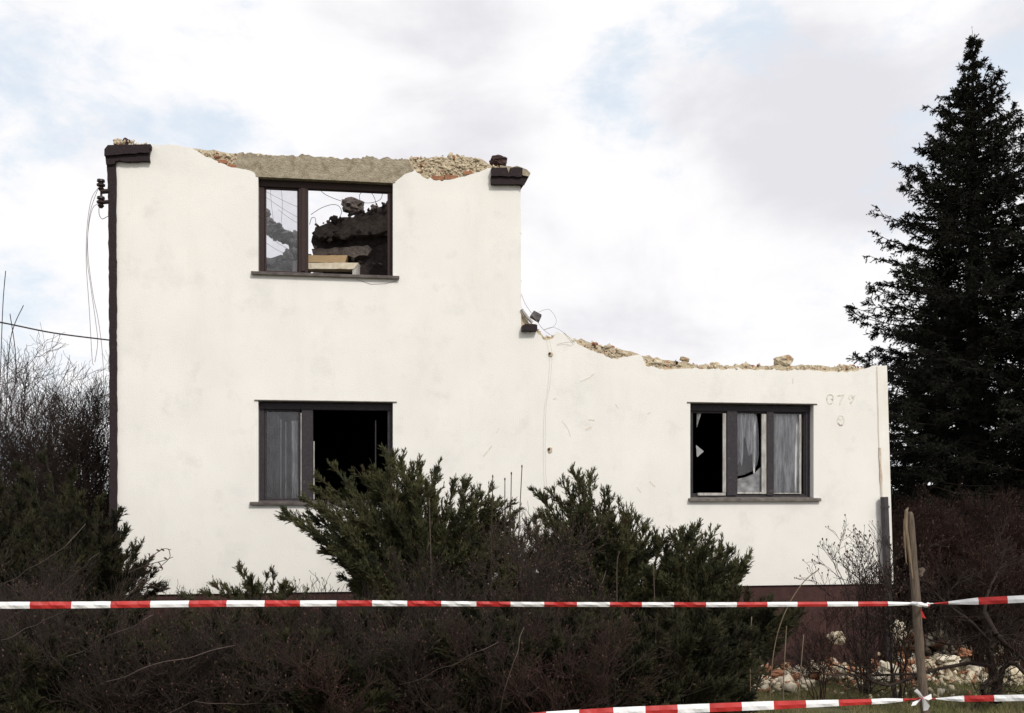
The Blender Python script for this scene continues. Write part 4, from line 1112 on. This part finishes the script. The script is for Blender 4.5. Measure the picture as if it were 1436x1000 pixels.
# gnarled low-branched tree at lower right
def low_tree():
    Y = 11.3
    base = Vector((*at(1395, Y), 0)); root = empty('gnarled_shrub', base); tag(root, 'gnarled dark shrub with thick crooked low limbs at the lower right', 'shrub')
    lines = [([(1398, 985), (1393, 940), (1385, 900), (1380, 860)], .055), ([(1398, 985), (1404, 940), (1420, 925), (1440, 948), (1470, 985)], .035), ([(1380, 860), (1400, 895), (1425, 915), (1450, 940)], .035),
             ([(1393, 935), (1360, 930), (1320, 937), (1290, 945), (1265, 956), (1245, 962), (1222, 955), (1215, 945)], .024), ([(1222, 955), (1195, 945), (1160, 948), (1130, 930)], .014),
             ([(1290, 945), (1250, 946), (1215, 948), (1180, 936), (1150, 925)], .016), ([(1216, 968), (1217, 945), (1214, 900), (1218, 860), (1210, 820)], .018),
             ([(1388, 900), (1360, 870), (1330, 850), (1310, 830)], .02), ([(1380, 860), (1385, 830), (1400, 800), (1410, 770)], .02), ([(1390, 910), (1410, 880), (1440, 860)], .02), ([(1395, 950), (1375, 965), (1390, 985)], .04), ([(1384, 890), (1345, 905), (1310, 900), (1280, 885)], .016)]
    C = []; parts = []
    for i, (l, r) in enumerate(lines):
        P = np.array([list(Vector(W(x, y, Y + .25 * math.sin(i * 2.3 + k * .8) * (k > 0))) - base) for k, (x, y) in enumerate(l)])
        t = np.linspace(0, len(P) - 1.001, 8); j = t.astype(int); f = (t - j)[:, None]
        c = (P[j] * (1 - f) + P[j + 1] * f)[None]; parts.append(tubes(c, r, r * .45, 7)); C.append(c)
    C = np.concatenate(C)
    A = grow(C, 16, (.1, 1), (35, 80), (.25, .6), 5, .3, .1, .3, False, .06); Bq = grow(A, 6, (.2, 1), (25, 60), (.12, .3), 4, .15, .1, .3); Cq = grow(Bq, 3, (.2, 1), (25, 60), (.06, .15), 3, .1)
    parts += [tubes(A, .007, .003), tubes(Bq, .0035, .002), tubes(Cq, .0022, .0016)]
    V, Fc = joinQ(parts); np_mesh('branches', V, Fc, 'twig', parent=root)
low_tree()

# ------------------------------------------------------------------ thicket in front (uncountable undergrowth)
n = 1000
px = rng.uniform(-60, 860, n); Yt = rng.uniform(6.6, 9.0, n)
X = (px - CX) / F * Yt; base = np.stack([X, Yt, gz(X, Yt)], 1)
topz = CAM_Z - (rng.uniform(868, 960, n) - HY) / F * Yt
tip = base + np.stack([rng.normal(.08, .3, n), rng.normal(0, .2, n), np.maximum(topz - base[:, 2], .2)], 1)
C = bez(base, base + (tip - base) * np.array([.2, .2, .7]), tip, 6, .03)
A = grow(C, 7, (.2, 1), (20, 60), (.12, .35), 4, .1, .05, .2); Bq = grow(A, 2, (.2, 1), (20, 60), (.06, .16), 3, .1)
qa = joinQ([tubes(C, .0035, .0015), tubes(A, .002, .0012), tubes(Bq, .0013, .001)])
o = np_mesh('undergrowth', qa[0], qa[1], 'twig', origin=(0, 8, .4)); tag(o, 'dark tangled undergrowth filling the bottom of the picture', 'undergrowth', kind='stuff')
lv = needles(A, 3, (.015, .035), (.006, .014), (20, 80))
o = np_mesh('leaf_litter', lv[0], lv[1], 'juniper_dark', origin=(0, 8, .4)); tag(o, 'small dark leaves scattered through the undergrowth', 'leaves', kind='stuff')

# pale diagonal stems
g = 'pale dry stems leaning through the dark hedge'
stems = [([(210, 1010), (300, 975), (370, 950), (420, 930)], 'lowest, starting at the bottom edge and rising right'), ([(80, 925), (130, 905), (180, 880), (215, 862)], 'steepest, just under the tape at left'),
         ([(-10, 880), (60, 840), (110, 800), (140, 775)], 'crossing behind the tape near the left edge'), ([(-10, 830), (40, 800), (90, 765), (120, 735)], 'highest at the far left'),
         ([(150, 955), (230, 930), (330, 905)], 'flat one below the left middle'), ([(270, 985), (340, 985), (400, 986)], 'horizontal one near the bottom edge'), ([(0, 900), (50, 875), (90, 858)], 'short one hugging the left edge'),
         ([(480, 1000), (490, 930), (500, 870)], 'upright one beneath the large juniper'), ([(790, 980), (810, 900), (830, 850), (850, 800)], 'tall one below the middle juniper'), ([(560, 960), (640, 930), (700, 900)], 'gently rising one at the centre bottom'),
         ([(700, 1000), (720, 930), (735, 880)], 'short upright one at the centre bottom'), ([(150, 860), (200, 815), (240, 780), (235, 770)], 'arching over the white wall at left')]
for i, (l, d) in enumerate(stems):
    l = [(l[j][0] + (l[j + 1][0] - l[j][0]) * t + random.uniform(-2.5, 2.5), l[j][1] + (l[j + 1][1] - l[j][1]) * t + random.uniform(-3, 3), (6.4 if i != 11 else 9.8) + .4 * math.sin(i + j + t)) for j in range(len(l) - 1) for t in (0, .33, .66)] + [l[-1]]
    wire(l, 6.4 if i not in (11,) else 9.8, (.0018, .0024, .0014)[i % 3] if i != 11 else .004, 'twig_pale', 'pale dry stem, %s' % d, 'dry_twig', g, 'twig')
# reaching twig with dead leaves against the wall, left
m = MB(); c0 = W(180, 800, 10.0)
for l in [[(180, 803), (205, 793), (230, 786), (243, 781)], [(205, 793), (212, 782), (228, 770), (240, 771)], [(222, 788), (228, 797), (226, 800)], [(215, 790), (208, 798)], [(190, 812), (215, 822), (226, 826), (236, 824)]]:
    P = smooth_pts([W(x, y, 10.0) - c0 for x, y in l], 4); m.tube(P, [.006 * (1 - .6 * i / len(P)) for i in range(len(P))], 5)
for x, y in [(222, 772), (228, 771), (214, 780), (226, 796), (209, 795), (204, 797), (232, 783)]:
    m.rock(W(x, y, 10.0) - c0, (.022, .01, .012), x, .5, 1, .4, 1)
o = m.build('leafy_twig', ['twig_grey', 'bud']); o.location = c0; tag(o, 'bare twig with a few withered leaves reaching over the white wall at left', 'twig')

# tall dry stalks near lower right
for l, lab in [([(1078, 1010), (1082, 940), (1090, 890), (1106, 848), (1128, 815), (1148, 799)], 'tallest dry stalk bending right over the foundation'),
               ([(1053, 1010), (1052, 930), (1054, 865)], 'straight dry stalk rising before the low juniper'), ([(1097, 1005), (1100, 930), (1103, 878)], 'short dry stalk between the tallest and the rightmost one'),
               ([(1118, 1005), (1122, 950), (1127, 890)], 'rightmost short dry stalk above the rubble')]:
    wire(l, 8.2, .0042, 'straw', lab, 'dry_stalk', 'tall dry stalks', 'stalk')
c0 = W(1140, 805, 8.2)
# ------------------------------------------------------------------ rubble on the ground
def rub(n, x, Y, hfun, size, w=(.5, .14, .26, .1)):
    px_ = rng.uniform(*x, n); Yd = rng.uniform(*Y, n); X = (px_ - CX) / F * Yd
    z = hfun(px_, Yd) * rng.random(n)
    return np.stack([X, Yd, z], 1), rng.uniform(*size, n), w
sets = [rub(620, (1045, 1300), (12.55, 13.6), lambda p, Y: .13 + .04 * np.sin(p * .05), (.02, .07)),
        rub(130, (1045, 1140), (12.1, 12.8), lambda p, Y: .07 + 0 * p, (.02, .06)),
        rub(560, (1230, 1480), (12.6, 14.6), lambda p, Y: .05 + .24 * np.clip((Y - 12.6) / 2, 0, 1), (.02, .085)),
        rub(80, (1150, 1420), (11.6, 12.6), lambda p, Y: .02 + 0 * p, (.015, .05)),
        rub(260, (1250, 1500), (14.4, 15.6), lambda p, Y: .38 + 0 * p, (.04, .11))]
Cc = np.concatenate([s[0] for s in sets]); S = np.concatenate([s[1] for s in sets]) * .78
V, Fc, I = chunks(Cc, S, 4, [.34, .20, .34, .12], cubes=.85)
o = np_mesh('rubble', V, Fc, ['whitechunk', 'creamstone', 'brick', 'mortar'], I, origin=(5, 13, 0)); tag(o, 'strewn brick and plaster rubble along the foot of the wing', 'rubble', kind='stuff')
for x, y, Y, sz, mt, lab in [(1247, 938, 12.3, (.13, .1, .08), 'whitechunk', 'big white plaster lump behind the crooked low limb'), (1222, 930, 12.6, (.10, .08, .06), 'brick', 'orange brick piece left of the big white lump'),
                             (1265, 936, 12.5, (.08, .08, .07), 'brick', 'orange brick piece touching the big white lump at right'), (1173, 895, 12.9, (.11, .08, .09), 'creamstone', 'cream lump lodged high in the shrub before the foundation'),
                             (1260, 885, 13.2, (.10, .08, .14), 'whitechunk', 'white plaster slab upright at the wing corner'), (1352, 915, 13.0, (.09, .08, .05), 'brick', 'bright orange brick half behind the right hedge foot'),
                             (1330, 925, 12.8, (.15, .1, .06), 'whitechunk', 'long white lump right of the stake'), (1238, 952, 11.9, (.12, .08, .04), 'whitechunk', 'flat white lump on the grass under the crooked limb'),
                             (1150, 937, 12.6, (.12, .08, .045), 'creamstone', 'flat cream slab in the rubble below the foundation'), (1090, 945, 12.2, (.10, .08, .04), 'brick', 'flat orange brick at the left end of the rubble'),
                             (1418, 945, 12.2, (.14, .1, .1), 'creamstone', 'cream lump beside the gnarled shrub at the right edge'), (1425, 855, 14.6, (.12, .1, .1), 'creamstone', 'pale lump high on the heap at the right edge')]:
    c = W(x, y, Y); c.z = max(c.z, .02); m = MB(); m.rock(c, sz, x * .37, .5, 0, random.uniform(-.4, .4), 3)
    tag(m.build('rubble_chunk', mt, None, origin=c), lab, 'rubble')
c = W(452, 960, 6.9); m = MB(); m.rock(c, (.030, .02, .028), 3, .7, 0, .3, 3)
tag(m.build('plaster_crumb', 'whitechunk', None, origin=c), 'small pale crumb of plaster caught in the dark hedge below the tape', 'rubble')

# grass
n = 90000
px_ = rng.uniform(900, 1500, n); Yd = rng.uniform(8.6, 14.5, n); X = (px_ - CX) / F * Yd
keep = np.array([mnoise.noise(Vector((a * 1.4, b_ * 1.4, 2))) > -.35 for a, b_ in zip(X, Yd)]); X = X[keep]; Yd = Yd[keep]; n = len(X)
p = np.stack([X, Yd, gz(X, Yd) - .005], 1); h = rng.uniform(.03, .10, n)
a = rng.uniform(0, 2 * np.pi, n); sdv = np.stack([np.cos(a), np.sin(a), 0 * a], 1) * .004
V = np.stack([p - sdv, p + sdv, p + np.stack([rng.normal(0, .03, n), rng.normal(0, .03, n), h], 1)], 1).reshape(-1, 3)
o = np_mesh('grass', V, np.arange(n * 3).reshape(-1, 3), 'grass', origin=(5, 12, 0)); tag(o, 'thin olive spring grass in front of the rubble', 'grass', kind='stuff')

# ------------------------------------------------------------------ stake and tapes
YK = 6.0
def stake():
    top = W(1273, 716, YK); bx, by = W(1299, 1000, YK).x + .06, YK
    base = Vector((bx, by, float(gz(bx, by)) - .1))
    root = empty('wooden_stake', base); tag(root, 'weathered wooden stake with a split top, holding both striped tapes', 'stake')
    P = [Vector((0, 0, 0))]
    ptsx = [(1294, 965), (1289, 900), (1284, 830), (1279, 770), (1276.5, 735), (1275, 718)]
    pts = [base - base] + [W(x, y, YK) - base for x, y in ptsx]
    m = MB(); m.tube(smooth_pts(pts, 3), [.027] * 10 + [.026] * 6 + [.025, .023, .017], 10)
    for i, v in enumerate(m.v):
        k = 1 + .18 * mnoise.noise(Vector((v[0] * 20, v[1] * 20, v[2] * 4))); m.v[i] = (v[0] + .004 * mnoise.noise(Vector(v) * 12), v[1], v[2])
    m.build('post', 'stake', root, smooth=True)
    m = MB()
    m.tube([W(x, y, YK - .02) - base for x, y in [(1280, 812), (1275, 775), (1270, 740), (1271, 716), (1274, 712)]], [.004, .011, .013, .010, .004], 6)
    m.tube([W(x, y, YK - .02) - base for x, y in [(1271, 790), (1268, 750), (1268, 728)]], [.003, .007, .004], 6)
    m.build('splinter', 'stake_raw', root)
    m = MB(); c = W(1291, 803, YK) - base; m.rock(c, (.018, .03, .035), 3, .5, 0, .3, 2); m.build('knot', 'stake', root)
    return root
stake()
def tape(path, segs, widths, label, twist):
    """path: list of (x,y,Y); segs: stripe boundaries in path-x; widths (m) at path ends"""
    P = [W(*p) for p in path]
    def pos(x):
        for a, b_ in zip(path[:-1], path[1:]):
            if min(a[0], b_[0]) - 1e-6 <= x <= max(a[0], b_[0]) + 1e-6:
                t = (x - a[0]) / (b_[0] - a[0]); return W(x, a[1] + (b_[1] - a[1]) * t, a[2] + (b_[2] - a[2]) * t)
    m = MB(); x0 = segs[0][0]; org = pos(x0 + .001)
    for a, b_, mi in segs:
        k = max(2, int(abs(b_ - a) / 6)); row = []
        for i in range(k + 1):
            x = a + (b_ - a) * i / k; p = pos(x); w = widths(x) * .5; tw = twist(x)
            ax = Vector((0, math.sin(tw), math.cos(tw)))
            cr = .004 * math.sin(x * .21) + .002 * math.sin(x * .83)
            row.append((p + ax * w, p + Vector((0, -.006 + cr, 0)), p - ax * w))
        vs = [v for r_ in row for v in r_]
        fs = []
        for i in range(k):
            for j in range(2): fs.append((i * 3 + j, (i + 1) * 3 + j, (i + 1) * 3 + j + 1, i * 3 + j + 1))
        m.add(vs, fs, mi)
    o = m.build('barrier_tape', ['tape_w', 'tape_r'], None, origin=org)
    sm = o.modifiers.new('solid', 'SOLIDIFY'); sm.thickness = .0012
    tag(o, label, 'tape'); return o
# upper tape, left of the stake
bd = [-40, 42, 100, 155, 211, 265, 318, 371, 421, 472, 522, 571, 619, 668, 716, 763, 809, 855, 900, 945, 990, 1033, 1076, 1118, 1160, 1203, 1245, 1287]
segs = [(a, b_, i % 2) for i, (a, b_) in enumerate(zip(bd[:-1], bd[1:]))]
ypts = [(-60, 849, 4.65), (100, 848.5, 4.8), (300, 846.5, 5.0), (520, 846, 5.25), (760, 847.5, 5.5), (1000, 848, 5.75), (1200, 847, 5.93), (1292, 846.5, 5.96)]
tape(ypts, segs, lambda x: (.032 if x < 1240 else .032 - (x - 1240) / 47 * .018) * (1 - .16 * max(0, min(1, (x - 250) / 500))), 'upper red and white tape stretched left from the stake', lambda x: .25 * math.sin(x * .006))
# upper right
segs = [(1290, 1308, 0), (1308, 1330, 1), (1330, 1372, 0), (1372, 1413, 1), (1413, 1452, 0), (1452, 1495, 1)]
tape([(1288, 847, 5.97), (1320, 846, 5.9), (1372, 843, 5.7), (1436, 840, 5.5), (1500, 837, 5.3)], segs, lambda x: .004 + .036 * max(0, min(1, (x - 1310) / 60)), 'upper red and white tape running from the stake to the right edge', lambda x: .2)
# lower left
bd = [700, 766, 812, 860, 905, 950, 995, 1040, 1085, 1130, 1176, 1222, 1266, 1292]
segs = [(a, b_, (i + 1) % 2) for i, (a, b_) in enumerate(zip(bd[:-1], bd[1:]))]
tape([(690, 1012, 5.1), (766, 1004.5, 5.2), (860, 998.5, 5.35), (950, 994.5, 5.45), (1085, 989, 5.65), (1222, 984, 5.9), (1296, 980, 5.97)], segs,
     lambda x: .047 - .016 * max(0, min(1, (x - 1080) / 140)) - .022 * max(0, min(1, (x - 1240) / 40)), 'lower red and white tape sloping down to the left from the stake', lambda x: .2)
# lower right
segs = [(1296, 1312, 1), (1312, 1352, 0), (1352, 1394, 1), (1394, 1436, 0), (1436, 1480, 1)]
tape([(1290, 980, 5.97), (1350, 980, 5.85), (1436, 978.5, 5.7), (1500, 977, 5.6)], segs, lambda x: .005 + .030 * max(0, min(1, (x - 1310) / 40)), 'lower red and white tape running from the stake to the right edge', lambda x: .2)
# knots
m = MB(); c = W(1290, 847, 5.95)
m.tube(smooth_pts([c + Vector((-.05, -.01, .005)), c + Vector((-.02, -.045, .004)), c + Vector((.02, -.045, -.004)), c + Vector((.045, -.01, 0))], 4), .012, 6, 0)
m.rock(c + Vector((-.02, -.045, .002)), (.022, .014, .016), 4, .5, 0, 0, 2); m.rock(c + Vector((.025, -.04, -.004)), (.016, .012, .012), 5, .5, 1, 0, 2)
def flap(mb, pts, mi):
    vs = [tuple(p) for p in pts]; n_ = len(vs); vs += [(p[0], p[1] + .002, p[2]) for p in vs]
    mb.add(vs, [tuple(range(n_)), tuple(reversed(range(n_, 2 * n_)))] + [(i, i + n_, (i + 1) % n_ + n_, (i + 1) % n_) for i in range(n_)], mi)
flap(m, [W(x, y, 5.92) for x, y in [(1290, 851), (1299, 868), (1293, 866)]], 1)
tag(m.build('tape_knot', ['tape_w', 'tape_r'], None, origin=c), 'small knot of upper tape wrapped round the stake', 'knot')
m = MB(); c = W(1293, 980, 5.93)
for l, mi in [([(1292, 980), (1282, 969), (1286, 966), (1290, 970), (1295, 978)], 0), ([(1293, 981), (1295, 997), (1301, 996), (1304, 990), (1296, 979)], 0),
              ([(1294, 979), (1306, 973), (1307, 980), (1302, 982)], 0), ([(1292, 980), (1280, 985), (1278, 990), (1284, 989)], 0)]:
    flap(m, [W(x, y, 5.915 - .01 * k) for k, (x, y) in enumerate(l)], mi)
m.rock(c, (.022, .018, .018), 4, .5, 1, 0, 2)
tag(m.build('tape_bow', ['tape_w', 'tape_r'], None, origin=c), 'white four-ended bow of lower tape tied on the stake', 'bow')
